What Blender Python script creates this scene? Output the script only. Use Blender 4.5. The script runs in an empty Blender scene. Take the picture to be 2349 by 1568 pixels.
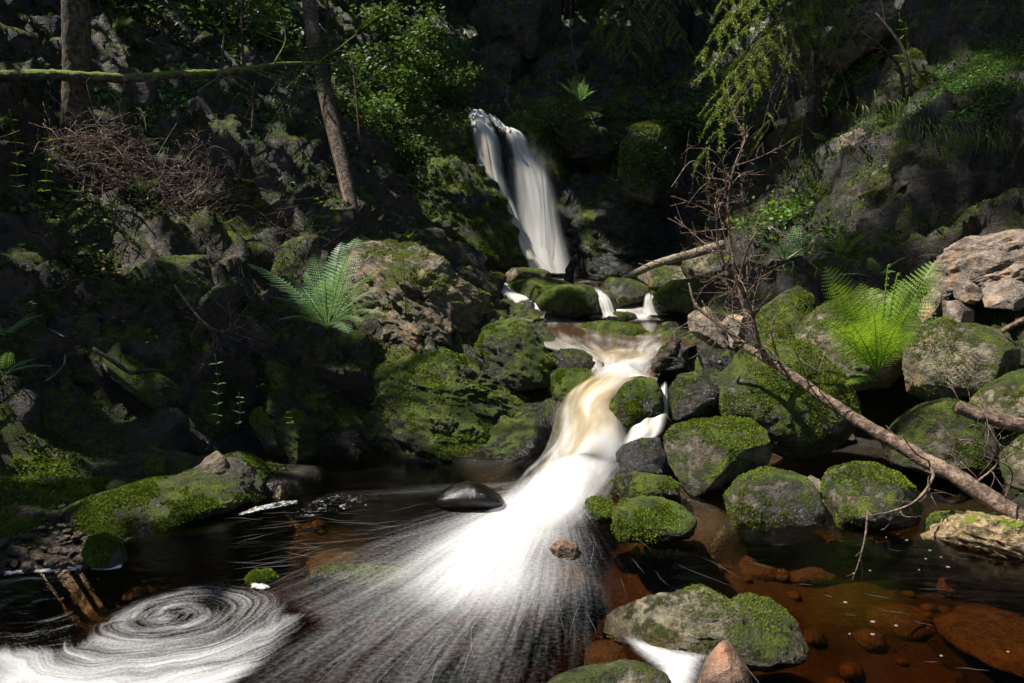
import bpy, math
import numpy as np
R = math.radians
scene = bpy.context.scene
COL = scene.collection
rng = np.random.default_rng(11)

# ------------------------------------------------------------------ camera
PITCH, F = R(8), 1566.0                 # F: focal length in units of a 2349-wide picture (24 mm lens)
CAM = np.array((0.0, 0.0, 1.6))
cam = bpy.data.cameras.new('camera'); cam.lens = 24; cam.sensor_width = 36; cam.clip_end = 500; cam.clip_start = .05
co = bpy.data.objects.new('camera', cam); COL.objects.link(co)
co.location = CAM; co.rotation_euler = (math.pi/2 - PITCH, 0, 0); scene.camera = co

# ------------------------------------------------------------------ sky, sun, exposure
SUN = np.array((-.49, .03, .86)); SUN /= np.linalg.norm(SUN)      # towards the sun
w = bpy.data.worlds.new('World'); scene.world = w; w.use_nodes = True
nt = w.node_tree; nt.nodes.clear()
sky = nt.nodes.new('ShaderNodeTexSky'); sky.sky_type = 'NISHITA'; sky.sun_disc = False
sky.sun_elevation = math.asin(SUN[2]); sky.sun_rotation = math.atan2(SUN[0], SUN[1])
bg = nt.nodes.new('ShaderNodeBackground'); bg.inputs[1].default_value = .09
wo = nt.nodes.new('ShaderNodeOutputWorld')
nt.links.new(sky.outputs[0], bg.inputs[0]); nt.links.new(bg.outputs[0], wo.inputs[0])
sl = bpy.data.lights.new('sun', 'SUN'); sl.energy = 5; sl.angle = R(.5); sl.color = (1, .95, .86)
so = bpy.data.objects.new('sun', sl); COL.objects.link(so); so.location = (-6, 2, 20)
from mathutils import Vector
so.rotation_euler = Vector(SUN).to_track_quat('Z', 'Y').to_euler()
scene.view_settings.view_transform = 'Standard'; scene.view_settings.look = 'None'
scene.view_settings.exposure = 0.85; scene.view_settings.gamma = 1
scene.view_settings.use_curve_mapping = False
try:
    scene.cycles.use_denoising = True; scene.cycles.denoiser = 'OPENIMAGEDENOISE'
except Exception: pass
scene.cycles.max_bounces = 6; scene.cycles.transparent_max_bounces = 24
scene.cycles.diffuse_bounces = 3; scene.cycles.glossy_bounces = 3; scene.cycles.transmission_bounces = 4
scene.cycles.sample_clamp_indirect = 4; scene.cycles.caustics_reflective = False; scene.cycles.caustics_refractive = False

# ------------------------------------------------------------------ picture -> place
cp, sp = math.cos(PITCH), math.sin(PITCH)
def ray(u, v):
    x = (u-1174.5)/F; y = (784-v)/F
    return np.array((x, cp+y*sp, -sp+y*cp))
def at(u, v, Y):
    d = ray(u, v); return CAM + d*(Y/d[1])
def on(u, v, z=0.0):
    d = ray(u, v); return CAM + d*((z-CAM[2])/d[2])

# ------------------------------------------------------------------ noise
_p = np.random.default_rng(3).permutation(256); _p = np.concatenate((_p, _p, _p))
_g = np.random.default_rng(4).normal(size=(256, 3)); _g /= np.linalg.norm(_g, axis=1)[:, None]
def pn(P):
    P = np.asarray(P, float); i = np.floor(P).astype(int); f = P-i; i &= 255
    s = f*f*f*(f*(f*6-15)+10); out = 0
    for dx in (0, 1):
        wx = s[:, 0] if dx else 1-s[:, 0]
        for dy in (0, 1):
            wy = s[:, 1] if dy else 1-s[:, 1]
            for dz in (0, 1):
                wz = s[:, 2] if dz else 1-s[:, 2]
                h = _p[_p[_p[i[:, 0]+dx]+i[:, 1]+dy]+i[:, 2]+dz]
                g = _g[h]
                out = out + wx*wy*wz*(g[:, 0]*(f[:, 0]-dx)+g[:, 1]*(f[:, 1]-dy)+g[:, 2]*(f[:, 2]-dz))
    return out*1.5
def fbm(P, o=4, gain=.5):
    a, out, P = 1., 0., np.asarray(P, float)
    for k in range(o): out = out + a*pn(P+17.3*k); P = P*2.03; a *= gain
    return out
def ridged(P, o=4, gain=.5):
    a, out, P = 1., 0., np.asarray(P, float)
    for k in range(o): out = out + a*(1-2*np.abs(pn(P+9.1*k))); P = P*2.07; a *= gain
    return out
def unit(a): return a/np.maximum(np.linalg.norm(a, axis=-1, keepdims=True), 1e-9)
def sstep(a, b, x):
    t = np.clip((x-a)/(b-a), 0, 1); return t*t*(3-2*t)

# ------------------------------------------------------------------ mesh helpers
def mk(name, V, Fc, smooth=True, uv=None, attrs=None):
    V = np.ascontiguousarray(V, np.float32); Fc = np.ascontiguousarray(Fc, np.int32)
    m = bpy.data.meshes.new(name); n, k = Fc.shape
    m.vertices.add(len(V)); m.vertices.foreach_set('co', V.ravel())
    m.loops.add(n*k); m.loops.foreach_set('vertex_index', Fc.ravel())
    m.polygons.add(n); m.polygons.foreach_set('loop_start', np.arange(0, n*k, k, dtype=np.int32))
    m.polygons.foreach_set('use_smooth', np.full(n, smooth))
    if uv is not None:
        l = m.uv_layers.new(name='flow'); l.data.foreach_set('uv', np.ascontiguousarray(uv, np.float32)[Fc.ravel()].ravel())
    for an, av in (attrs or {}).items():
        a = m.attributes.new(an, 'FLOAT', 'POINT'); a.data.foreach_set('value', np.ascontiguousarray(av, np.float32))
    m.update(calc_edges=True); m.validate(clean_customdata=False); return m
def obj(name, mesh, mat=None, parent=None, loc=None):
    o = bpy.data.objects.new(name, mesh); COL.objects.link(o)
    if mat is not None and mesh is not None and not mesh.materials: mesh.materials.append(mat)
    if parent is not None: o.parent = parent
    if loc is not None: o.location = loc
    return o
def tag(o, label, cat, group=None):
    o['label'] = label; o['category'] = cat
    if group: o['group'] = group
    return o
def thing(name, label, cat, loc=(0, 0, 0), group=None):
    return tag(obj(name, None, loc=loc), label, cat, group)
def grid_faces(nu, nv, close=False):
    i, j = np.meshgrid(np.arange(nu if close else nu-1), np.arange(nv-1), indexing='ij')
    a = i*nv+j; b = ((i+1) % nu)*nv+j
    return np.stack((a, b, b+1, a+1), -1).reshape(-1, 4)
def tube(P, rad, seg=8, rough=0, freq=8, seed=0):
    """A tapered tube along a polyline; returns V, F (ends closed by collapse)."""
    P = np.asarray(P, float); n = len(P); rad = np.broadcast_to(np.asarray(rad, float), (n,)).copy()
    T = unit(np.gradient(P, axis=0)); ref = np.array((0, 0, 1.)) if abs(T[0][2]) < .9 else np.array((1., 0, 0))
    A = unit(np.cross(T, ref)); B = np.cross(T, A)
    th = np.linspace(0, 2*math.pi, seg, endpoint=False)
    rr = rad[:, None]*np.ones(seg)
    V = P[:, None, :]+rr[..., None]*(A[:, None, :]*np.cos(th)[None, :, None]+B[:, None, :]*np.sin(th)[None, :, None])
    V = V.reshape(-1, 3)
    if rough:
        d = V-np.repeat(P, seg, 0); V = V+d*(rough*fbm(V*freq+seed, 3))[:, None]
    i, j = np.meshgrid(np.arange(n-1), np.arange(seg), indexing='ij')
    a = i*seg+j; b = i*seg+(j+1) % seg
    Fc = np.stack((a, b, b+seg, a+seg), -1).reshape(-1, 4)
    c0, c1 = len(V), len(V)+1
    V = np.vstack((V, P[0], P[-1])); j = np.arange(seg); z = np.zeros(seg, int)
    caps = np.vstack((np.stack((z+c0, (j+1) % seg, j, z+c0), -1), np.stack((z+c1, (n-1)*seg+j, (n-1)*seg+(j+1) % seg, z+c1), -1)))
    return V, Fc, caps
def tri(Fq): return np.vstack((Fq[:, (0, 1, 2)], Fq[:, (0, 2, 3)]))
class MB:
    """Collects pieces of one mesh as triangles."""
    def __init__(s): s.V, s.F, s.n = [], [], 0
    def add(s, V, Fc):
        V = np.asarray(V, float); Fc = np.asarray(Fc)
        if Fc.shape[1] == 4: Fc = tri(Fc)
        s.V.append(V); s.F.append(Fc+s.n); s.n += len(V)
    def tube(s, P, rad, seg=6, **k):
        V, Fq, caps = tube(P, rad, seg, **k); s.add(V, np.vstack((tri(Fq), caps[:, :3])))
    def mesh(s, name, smooth=True): return mk(name, np.vstack(s.V), np.vstack(s.F), smooth)
def spline(P, n):
    """Catmull-Rom through the points."""
    P = np.asarray(P, float); Q = np.vstack((2*P[0]-P[1], P, 2*P[-1]-P[-2])); t = np.linspace(0, len(P)-1-1e-6, n)
    i = t.astype(int); f = (t-i)[:, None]; a, b, c, d = Q[i], Q[i+1], Q[i+2], Q[i+3]
    return .5*(2*b+(c-a)*f+(2*a-5*b+4*c-d)*f*f+(3*b-a-3*c+d)*f**3)
def vnormals(V, T):
    fn = np.cross(V[T[:, 1]]-V[T[:, 0]], V[T[:, 2]]-V[T[:, 0]]); N = np.zeros_like(V)
    for k in range(3): np.add.at(N, T[:, k], fn)
    return unit(N), fn
_ico = {}
def ico(l):
    if l in _ico: return _ico[l]
    if l == 0:
        t = (1+5**.5)/2
        V = unit(np.array([(-1,t,0),(1,t,0),(-1,-t,0),(1,-t,0),(0,-1,t),(0,1,t),(0,-1,-t),(0,1,-t),(t,0,-1),(t,0,1),(-t,0,-1),(-t,0,1)], float))
        Fc = np.array([(0,11,5),(0,5,1),(0,1,7),(0,7,10),(0,10,11),(1,5,9),(5,11,4),(11,10,2),(10,7,6),(7,1,8),(3,9,4),(3,4,2),(3,2,6),(3,6,8),(3,8,9),(4,9,5),(2,4,11),(6,2,10),(8,6,7),(9,8,1)])
    else:
        V, Fc = ico(l-1)
        E = np.sort(np.vstack((Fc[:, (0,1)], Fc[:, (1,2)], Fc[:, (2,0)])), 1); U, inv = np.unique(E, axis=0, return_inverse=True); inv = inv.ravel()
        M = unit(V[U[:, 0]]+V[U[:, 1]]); n, k = len(V), len(Fc); a, b, c = n+inv[:k], n+inv[k:2*k], n+inv[2*k:]
        V = np.vstack((V, M)); Fc = np.vstack((np.stack((Fc[:,0],a,c),1), np.stack((Fc[:,1],b,a),1), np.stack((Fc[:,2],c,b),1), np.stack((a,b,c),1)))
    _ico[l] = (V, Fc); return V, Fc

# ------------------------------------------------------------------ materials
class NT:
    def __init__(s, name):
        s.m = bpy.data.materials.new(name); s.m.use_nodes = True; s.t = s.m.node_tree; s.t.nodes.clear()
        s.out = s.n('OutputMaterial')
    def n(s, kind, **kw):
        x = s.t.nodes.new('ShaderNode'+kind)
        for k, v in kw.items(): setattr(x, k, v)
        return x
    def set(s, sock, v):
        if isinstance(v, bpy.types.NodeSocket): s.t.links.new(v, sock)
        elif isinstance(v, (tuple, list)) and len(v) == 3 and sock.type == 'RGBA': sock.default_value = (*v, 1)
        else: sock.default_value = v
    def math(s, op, a, b=0., c=0., clamp=False):
        x = s.n('Math', operation=op, use_clamp=clamp)
        for k, v in enumerate((a, b, c)): s.set(x.inputs[k], v)
        return x.outputs[0]
    def mixc(s, f, a, b, blend='MIX'):
        x = s.n('Mix', data_type='RGBA', blend_type=blend); s.set(x.inputs[0], f); s.set(x.inputs[6], a); s.set(x.inputs[7], b); return x.outputs[2]
    def noise(s, vec, scale, detail=4, rough=.55, dist=0):
        x = s.n('TexNoise'); s.set(x.inputs['Vector'], vec); x.inputs['Scale'].default_value = scale
        x.inputs['Detail'].default_value = detail; x.inputs['Roughness'].default_value = rough; x.inputs['Distortion'].default_value = dist
        return x.outputs[0]
    def ss(s, x, a, b):
        r = s.n('MapRange', interpolation_type='SMOOTHSTEP'); s.set(r.inputs[0], x)
        r.inputs[1].default_value = a; r.inputs[2].default_value = b; return r.outputs[0]
    def mapping(s, vec, scale, loc=(0, 0, 0), rot=(0, 0, 0)):
        x = s.n('Mapping'); s.set(x.inputs[0], vec); x.inputs['Scale'].default_value = scale; x.inputs['Location'].default_value = loc; x.inputs['Rotation'].default_value = rot; return x.outputs[0]
    def bump(s, h, strength, dist):
        b = s.n('Bump'); b.inputs['Strength'].default_value = strength; b.inputs['Distance'].default_value = dist; s.set(b.inputs['Height'], h); return b.outputs[0]
    def princ(s, col, rough=.8, normal=None, spec=.4):
        p = s.n('BsdfPrincipled'); s.set(p.inputs['Base Color'], col); s.set(p.inputs['Roughness'], rough); s.set(p.inputs['Specular IOR Level'], spec)
        if normal is not None: s.set(p.inputs['Normal'], normal)
        return p.outputs[0]
    def mix(s, f, a, b):
        x = s.n('MixShader'); s.set(x.inputs[0], f); s.set(x.inputs[1], a); s.set(x.inputs[2], b); return x.outputs[0]
    def done(s, sh, vol=None):
        if sh is not None: s.t.links.new(sh, s.out.inputs[0])
        if vol is not None: s.t.links.new(vol, s.out.inputs[1])
        return s.m

MOSS_A, MOSS_B = (.05, .075, .006), (.2, .26, .018)
def rock_mat(name, c1, c2, moss=.5, rough=.75, lichen=.2, strata=None, ma=MOSS_A, mb=MOSS_B, litter=0, mscale=1., bump=1., sand_gloom=False, spec=.45):
    t = NT(name); g = t.n('NewGeometry'); pos = g.outputs['Position']; nz = t.n('SeparateXYZ'); t.set(nz.inputs[0], g.outputs['Normal']); nz = nz.outputs[2]
    big = t.noise(pos, 2.3, 5); mid = t.noise(pos, 11, 6, .65); fine = t.noise(pos, 60, 5, .7)
    col = t.mixc(t.ss(mid, .3, .7), c1, c2)
    col = t.mixc(t.ss(fine, .35, .75), t.mixc(.55, col, (0, 0, 0)), col)
    hue = t.noise(t.mapping(pos, (1, 1, 1), (7, 3, 5)), 5, 4)
    col = t.mixc(t.math('MULTIPLY', t.ss(hue, .5, .75), .5), col, tuple(min(1, x*f) for x, f in zip(c2, (1.35, .95, .6))))
    if strata:
        wv = t.noise(t.mapping(pos, strata[:3], rot=strata[3:]), 1, 5, .6); col = t.mixc(t.math('MULTIPLY', t.ss(wv, .52, .6), .6), col, t.mixc(.7, col, (0, 0, 0)))
    lich = t.math('MULTIPLY', t.ss(t.noise(t.mapping(pos, (1, 1, 1), (3, 9, 1)), 14, 6, .7), .6, .72), lichen)
    col = t.mixc(lich, col, (.36, .34, .25))
    h = t.math('ADD', t.math('MULTIPLY', mid, .6), t.math('MULTIPLY', fine, .35))
    if strata: h = t.math('ADD', h, t.math('MULTIPLY', wv, .9))
    rnd = rough
    if litter:
        lm = t.math('MULTIPLY', t.ss(t.noise(pos, 3.1, 5, .6), .45, .62), litter)
        col = t.mixc(lm, col, t.mixc(fine, (.07, .04, .02), (.15, .085, .045)))
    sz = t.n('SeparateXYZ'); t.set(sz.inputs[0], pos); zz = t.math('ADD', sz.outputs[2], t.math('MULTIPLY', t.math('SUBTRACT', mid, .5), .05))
    under = t.ss(zz, -.01, -.09); soak = t.ss(zz, .085, .03)      # deep water's gloom painted into the colour below the surface, a soaked band at the waterline
    if sand_gloom: sand = t.math('MULTIPLY', t.ss(sz.outputs[0], -.1, .9), t.ss(t.noise(pos, 1.7, 4), .3, .6)); col = t.mixc(under, col, t.mixc(sand, (.016, .013, .008), t.mixc(mid, (.06, .04, .022), (.16, .105, .055))))   # painted water gloom, with sand showing towards the right
    elif sand_gloom is False: col = t.mixc(under, col, (.014, .011, .007))       # darkness of the water painted onto submerged rock
    col = t.mixc(t.math('MULTIPLY', soak, .6), col, (.006, .004, .002)); rnd = t.math('ADD', rough, t.math('MULTIPLY', soak, .2-rough))
    if moss > 0:
        # moss keeps to ledges and upward faces, in ragged patches
        mm = t.math('ADD', t.math('MULTIPLY', nz, .22), t.math('ADD', t.math('MULTIPLY', big, .9), t.math('MULTIPLY', t.noise(pos, 15*mscale, 7, .72), 1.1)))
        th = 1.46-.75*moss
        mask = t.ss(mm, th-.07, th+.09)
        mcol = t.mixc(t.ss(t.noise(pos, 7, 4), .3, .7), ma, mb)
        tuft = t.noise(pos, 130, 4, .7)
        mcol = t.mixc(t.ss(tuft, .38, .6), t.mixc(.8, mcol, (0, .004, 0)), mcol)
        mask = t.math('MULTIPLY', mask, t.ss(zz, .0, .05)); col = t.mixc(mask, col, mcol)
        h = t.math('ADD', h, t.math('MULTIPLY', mask, t.math('ADD', .35, t.math('MULTIPLY', tuft, .8))))
        rnd = t.math('ADD', rnd, t.math('MULTIPLY', mask, .95-rough))
    return t.done(t.princ(col, rnd, t.bump(h, 1., .045*bump), spec))
def leaf_mat(name, c1, c2, trans=.35, scale=6, rough=.5):
    t = NT(name); g = t.n('NewGeometry'); oi = t.n('ObjectInfo')
    f = t.noise(g.outputs['Position'], scale, 3); isl = g.outputs['Random Per Island']
    col = t.mixc(t.math('ADD', t.math('MULTIPLY', t.ss(f, .3, .7), .55), t.math('MULTIPLY', isl, .45)), c1, c2)
    tr = t.n('BsdfTranslucent'); t.set(tr.inputs[0], t.mixc(1., col, (1., 1., .45), 'MULTIPLY'))
    return t.done(t.mix(trans, t.princ(col, rough, spec=.35), tr.outputs[0]))
def wood_mat(name, c1, c2, scale=(6, 6, 6), rough=.85, moss=0, bark=20):
    t = NT(name); g = t.n('NewGeometry'); pos = g.outputs['Position']
    a = t.noise(t.mapping(pos, scale), 3, 6, .65); b = t.noise(pos, bark, 6, .7)
    col = t.mixc(t.ss(a, .35, .65), c1, c2); col = t.mixc(t.ss(b, .4, .62), t.mixc(.65, col, (0, 0, 0)), col)
    h = t.math('ADD', a, b)
    if moss:
        nz = t.n('SeparateXYZ'); t.set(nz.inputs[0], g.outputs['Normal'])
        m = t.ss(t.math('ADD', t.math('MULTIPLY', nz.outputs[2], .3), t.noise(pos, 4, 5, .6)), 1.0-.6*moss, 1.1-.6*moss)
        col = t.mixc(m, col, t.mixc(t.noise(pos, 90, 3), MOSS_A, MOSS_B)); h = t.math('ADD', h, t.math('MULTIPLY', m, .8))
    return t.done(t.princ(col, rough, t.bump(h, .9, .02), .25))

M = {}
M['ground'] = rock_mat('earth_rock', (.03, .024, .018), (.1, .08, .06), .5, .8, .05, litter=.8, sand_gloom=True)
M['slope'] = rock_mat('slope_rock', (.022, .019, .016), (.085, .072, .058), .36, .7, .08, litter=.4, strata=(3, 3, 9, 0, .5, 0))
M['cliff'] = rock_mat('wet_cliff', (.012, .012, .012), (.04, .04, .04), .42, .32, .05, strata=(2, 2, 7, 0, .35, 0))
M['gorge'] = rock_mat('dark_cliff', (.014, .011, .008), (.055, .042, .03), .37, .6, .1, strata=(2, 2, 6, 0, .5, 0))
M['bed'] = rock_mat('stream_bed', (.012, .01, .008), (.05, .042, .032), .38, .35, .05, sand_gloom=True)
M['bedstone'] = rock_mat('submerged_stone', (.15, .105, .06), (.33, .235, .14), 0, .5, .25, sand_gloom=None)
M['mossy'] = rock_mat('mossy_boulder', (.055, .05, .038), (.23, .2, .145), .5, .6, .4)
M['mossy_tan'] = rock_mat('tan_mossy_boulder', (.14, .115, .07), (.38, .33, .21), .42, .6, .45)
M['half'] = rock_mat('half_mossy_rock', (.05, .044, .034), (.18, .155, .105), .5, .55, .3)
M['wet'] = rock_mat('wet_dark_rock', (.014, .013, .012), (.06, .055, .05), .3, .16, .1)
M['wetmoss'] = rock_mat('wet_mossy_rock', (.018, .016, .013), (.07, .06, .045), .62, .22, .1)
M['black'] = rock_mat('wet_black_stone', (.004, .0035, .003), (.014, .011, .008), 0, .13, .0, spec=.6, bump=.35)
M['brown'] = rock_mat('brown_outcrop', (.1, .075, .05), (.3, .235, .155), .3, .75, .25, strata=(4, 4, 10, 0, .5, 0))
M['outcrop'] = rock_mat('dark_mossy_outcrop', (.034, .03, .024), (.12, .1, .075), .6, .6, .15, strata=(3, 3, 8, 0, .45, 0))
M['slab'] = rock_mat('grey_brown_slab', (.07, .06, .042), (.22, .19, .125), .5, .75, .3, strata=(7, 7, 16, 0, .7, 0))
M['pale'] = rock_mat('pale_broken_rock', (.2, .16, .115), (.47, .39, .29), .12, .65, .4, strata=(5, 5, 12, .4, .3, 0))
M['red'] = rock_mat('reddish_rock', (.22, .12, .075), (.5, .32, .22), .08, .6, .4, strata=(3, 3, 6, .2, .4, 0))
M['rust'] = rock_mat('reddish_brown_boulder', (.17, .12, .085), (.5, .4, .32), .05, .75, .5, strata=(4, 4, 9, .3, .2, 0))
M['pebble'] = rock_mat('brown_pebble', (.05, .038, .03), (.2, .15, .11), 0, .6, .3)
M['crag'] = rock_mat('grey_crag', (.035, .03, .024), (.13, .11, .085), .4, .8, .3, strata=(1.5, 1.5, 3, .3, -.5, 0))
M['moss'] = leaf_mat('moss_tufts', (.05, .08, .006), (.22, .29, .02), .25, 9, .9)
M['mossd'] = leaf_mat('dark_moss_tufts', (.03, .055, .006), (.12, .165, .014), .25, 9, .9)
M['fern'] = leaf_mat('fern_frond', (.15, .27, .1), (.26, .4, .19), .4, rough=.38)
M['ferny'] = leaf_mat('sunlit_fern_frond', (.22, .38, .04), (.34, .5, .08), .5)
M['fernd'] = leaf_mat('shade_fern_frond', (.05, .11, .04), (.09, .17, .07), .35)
M['leaf'] = leaf_mat('broad_leaf', (.065, .13, .03), (.14, .23, .065), .4)
M['leafb'] = leaf_mat('bright_leaf', (.12, .25, .03), (.2, .34, .06), .45)
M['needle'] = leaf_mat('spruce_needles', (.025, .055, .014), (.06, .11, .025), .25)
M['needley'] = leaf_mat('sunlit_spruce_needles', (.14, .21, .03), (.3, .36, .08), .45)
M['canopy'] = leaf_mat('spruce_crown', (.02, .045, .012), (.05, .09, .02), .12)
M['dead'] = leaf_mat('dead_leaves', (.09, .05, .025), (.24, .14, .08), .15)
M['grass'] = leaf_mat('grass_blades', (.07, .12, .015), (.16, .22, .04), .4)
M['yellow'] = leaf_mat('yellow_petals', (.75, .55, .02), (.8, .65, .05), .2)
M['bark'] = wood_mat('spruce_bark', (.11, .085, .06), (.2, .15, .105), (14, 14, 4))
M['bark2'] = wood_mat('dark_bark', (.05, .04, .03), (.12, .095, .07), (14, 14, 4))
M['dark_trunk'] = wood_mat('forest_trunk', (.02, .017, .014), (.05, .042, .033), (10, 10, 3))
M['mossbranch'] = wood_mat('mossy_branch', (.13, .115, .09), (.26, .24, .19), (5, 5, 5), moss=.85)
M['deadwood'] = wood_mat('dead_branch_wood', (.17, .11, .08), (.38, .27, .2), (12, 12, 12))
M['twig'] = wood_mat('dry_twigs', (.24, .16, .115), (.46, .34, .26), (20, 20, 20))
M['twigd'] = wood_mat('dull_twigs', (.09, .06, .045), (.2, .14, .1), (20, 20, 20))
M['pole'] = wood_mat('pale_dry_log', (.3, .24, .16), (.5, .42, .3), (3, 12, 12), bark=40)
M['rotwood'] = wood_mat('weathered_log', (.26, .17, .08), (.55, .42, .24), (2.5, 14, 14), moss=.35, bark=30)
M['strip'] = wood_mat('bare_wood_under_bark', (.42, .27, .2), (.6, .42, .33), (30, 30, 4))
M['stem'] = leaf_mat('green_stem', (.06, .1, .03), (.1, .15, .05), .2)

def pool_mat():
    t = NT('tannin_water'); g = t.n('NewGeometry'); pos = g.outputs['Position']
    nrm = t.bump(t.noise(t.mapping(pos, (5, 9, 1)), 1.2, 3, .5), .12, .03)
    fr = t.n('Fresnel'); fr.inputs[0].default_value = 1.33; t.set(fr.inputs['Normal'], nrm)
    gl = t.n('BsdfGlossy'); gl.inputs['Roughness'].default_value = .12; t.set(gl.inputs['Normal'], nrm)
    tr = t.n('BsdfTransparent')
    va = t.n('VolumeAbsorption'); t.set(va.inputs[0], (.83, .65, .37)); va.inputs[1].default_value = 4.2
    return t.done(t.mix(fr.outputs[0], tr.outputs[0], gl.outputs[0]), va.outputs[0])
M['pool'] = pool_mat()
def white_mat(name, fx, fy, cream=.25, edge=.16, hole=.35, opac=1., white=(.72, .715, .71), creamc=(.66, .55, .36), endfade=.0, warp=.0, endin=.0):
    """Silky falling water: streaks along the flow (uv x across, y along)."""
    t = NT(name); uvn = t.n('UVMap'); uvn.uv_map = 'flow'; uv = uvn.outputs[0]
    sx = t.n('SeparateXYZ'); t.set(sx.inputs[0], uv); x, y = sx.outputs[0], sx.outputs[1]
    st = t.noise(t.mapping(uv, (fx, fy, 1)), 1, 5, .6, warp); st2 = t.noise(t.mapping(uv, (fx*.35, fy*.6, 1), (5, 2, 0)), 1, 3, .5)
    at_ = t.n('Attribute', attribute_name='dens').outputs['Fac']
    col = t.mixc(t.math('MULTIPLY', t.ss(st2, .45, .68), cream), white, creamc)
    e = t.math('MULTIPLY', t.ss(x, 0, edge), t.ss(t.math('SUBTRACT', 1, x), 0, edge))
    if endfade: e = t.math('MULTIPLY', e, t.ss(t.math('SUBTRACT', 1, y), 0, endfade))
    if endin: e = t.math('MULTIPLY', e, t.ss(y, 0, endin))
    a = t.math('MULTIPLY', e, t.math('SUBTRACT', 1, t.math('MULTIPLY', t.math('SUBTRACT', 1, t.ss(st, .3, .62)), hole)))
    a = t.math('MULTIPLY', t.math('MULTIPLY', a, opac), at_, clamp=True)
    d = t.n('BsdfDiffuse'); t.set(d.inputs[0], col); tl = t.n('BsdfTranslucent'); t.set(tl.inputs[0], col)
    return t.done(t.mix(a, t.n('BsdfTransparent').outputs[0], t.mix(.3, d.outputs[0], tl.outputs[0])))
M['fall'] = white_mat('waterfall_veil', 8, .8, .3, .32, .32, white=(.8, .79, .77))
M['fallcream'] = white_mat('waterfall_cream', 6, .6, 1., .4, .25, creamc=(.74, .62, .4))
M['veil'] = white_mat('thin_veil', 12, 1.2, .1, .4, .7, .6, endin=.35)
M['chute'] = white_mat('silky_cascade', 4, 1.6, .6, .26, .12, warp=.5, endfade=.2, creamc=(.66, .54, .34))
M['spill'] = white_mat('small_spill', 8, 1.2, .3, .22, .6, endin=.25)
def froth_fall():
    """Churned silky water: soft cream and white clouds, ragged translucent edges."""
    t = NT('churned_cascade'); uvn = t.n('UVMap'); uvn.uv_map = 'flow'; uv = uvn.outputs[0]
    sx = t.n('SeparateXYZ'); t.set(sx.inputs[0], uv); x, y = sx.outputs[0], sx.outputs[1]
    a = t.noise(t.mapping(uv, (2.6, 3.2, 1)), 1, 3, .5, .6); b = t.noise(t.mapping(uv, (9, 3, 1), (4, 1, 0)), 1, 4, .55, .5)
    tint = t.math('ADD', t.math('ADD', t.math('MULTIPLY', a, .8), t.math('MULTIPLY', b, .35)), t.math('MULTIPLY', y, .42))
    col = t.mixc(t.ss(tint, .45, .62), (.4, .27, .13), t.mixc(t.ss(tint, .6, .86), (.62, .5, .31), (.75, .74, .73)))
    j = t.math('MULTIPLY', t.math('SUBTRACT', b, .5), .35)
    e = t.math('MULTIPLY', t.ss(t.math('ADD', x, j), .02, .34), t.ss(t.math('SUBTRACT', 1, t.math('ADD', x, j)), .02, .34))
    f = t.math('MULTIPLY', t.math('MULTIPLY', e, t.math('ADD', .62, t.math('MULTIPLY', t.ss(a, .3, .55), .38))), t.n('Attribute', attribute_name='dens').outputs['Fac'], clamp=True)
    d = t.n('BsdfDiffuse'); t.set(d.inputs[0], col); tl = t.n('BsdfTranslucent'); t.set(tl.inputs[0], col)
    return t.done(t.mix(f, t.n('BsdfTransparent').outputs[0], t.mix(.35, d.outputs[0], tl.outputs[0])))
M['froth_fall'] = froth_fall()
M['mist'] = white_mat('settling_foam', 4, 2, .1, .35, .6, .9, endfade=.5)
def stream_mat():
    """Brown upper stream with pale streaks drawn along the flow."""
    t = NT('brown_stream'); uvn = t.n('UVMap'); uvn.uv_map = 'flow'; uv = uvn.outputs[0]
    st = t.noise(t.mapping(uv, (2.2, 1.0, 1)), 1, 4, .55, .8); st2 = t.noise(t.mapping(uv, (8, 1.2, 1)), 1, 3, .55, .5)
    dens = t.n('Attribute', attribute_name='dens').outputs['Fac']
    f = t.ss(t.math('ADD', t.math('ADD', t.math('MULTIPLY', st, .7), t.math('MULTIPLY', st2, .35)), t.math('MULTIPLY', dens, .7)), .66, 1.2)
    col = t.mixc(f, (.06, .036, .018), (.7, .68, .64))
    rg = t.math('ADD', .12, t.math('MULTIPLY', f, .6))
    return t.done(t.princ(col, rg, t.bump(st, .25, .03), .5))
M['stream'] = stream_mat()
def foam_mat(name, sx, sy, lo, hi, k=1., warp=.8, fine=(60, 60), finew=.3, opac=1.):
    """Floating foam drawn out along the current: uv are current coordinates."""
    t = NT(name); uvn = t.n('UVMap'); uvn.uv_map = 'flow'; uv = uvn.outputs[0]
    a = t.noise(t.mapping(uv, (sx, sy, 1)), 1, 6, .62, warp); b = t.noise(t.mapping(uv, (sx*4.3, sy*2.2, 1), (3, 1, 0)), 1, 5, .65, warp*.6)
    g = t.n('NewGeometry'); c = t.noise(t.mapping(g.outputs['Position'], (fine[0], fine[1], 1)), 1, 3, .6)
    s = t.math('ADD', t.math('MULTIPLY', a, .62), t.math('ADD', t.math('MULTIPLY', b, .38), t.math('MULTIPLY', t.math('SUBTRACT', c, .5), finew)))
    dens = t.n('Attribute', attribute_name='dens').outputs['Fac']
    f = t.ss(t.math('ADD', t.math('MULTIPLY', t.math('SUBTRACT', s, .5), k), dens), lo, hi)
    f = t.math('MULTIPLY', t.math('MULTIPLY', f, t.ss(dens, 0, .22)), opac, clamp=True)
    d = t.n('BsdfDiffuse'); t.set(d.inputs[0], (.72, .72, .72))
    return t.done(t.mix(f, t.n('BsdfTransparent').outputs[0], d.outputs[0]))
M['fan'] = foam_mat('foam_fan', 22, 1.1, .05, 1.15, k=.62, warp=.5, finew=.5, fine=(45, 60))
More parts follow.
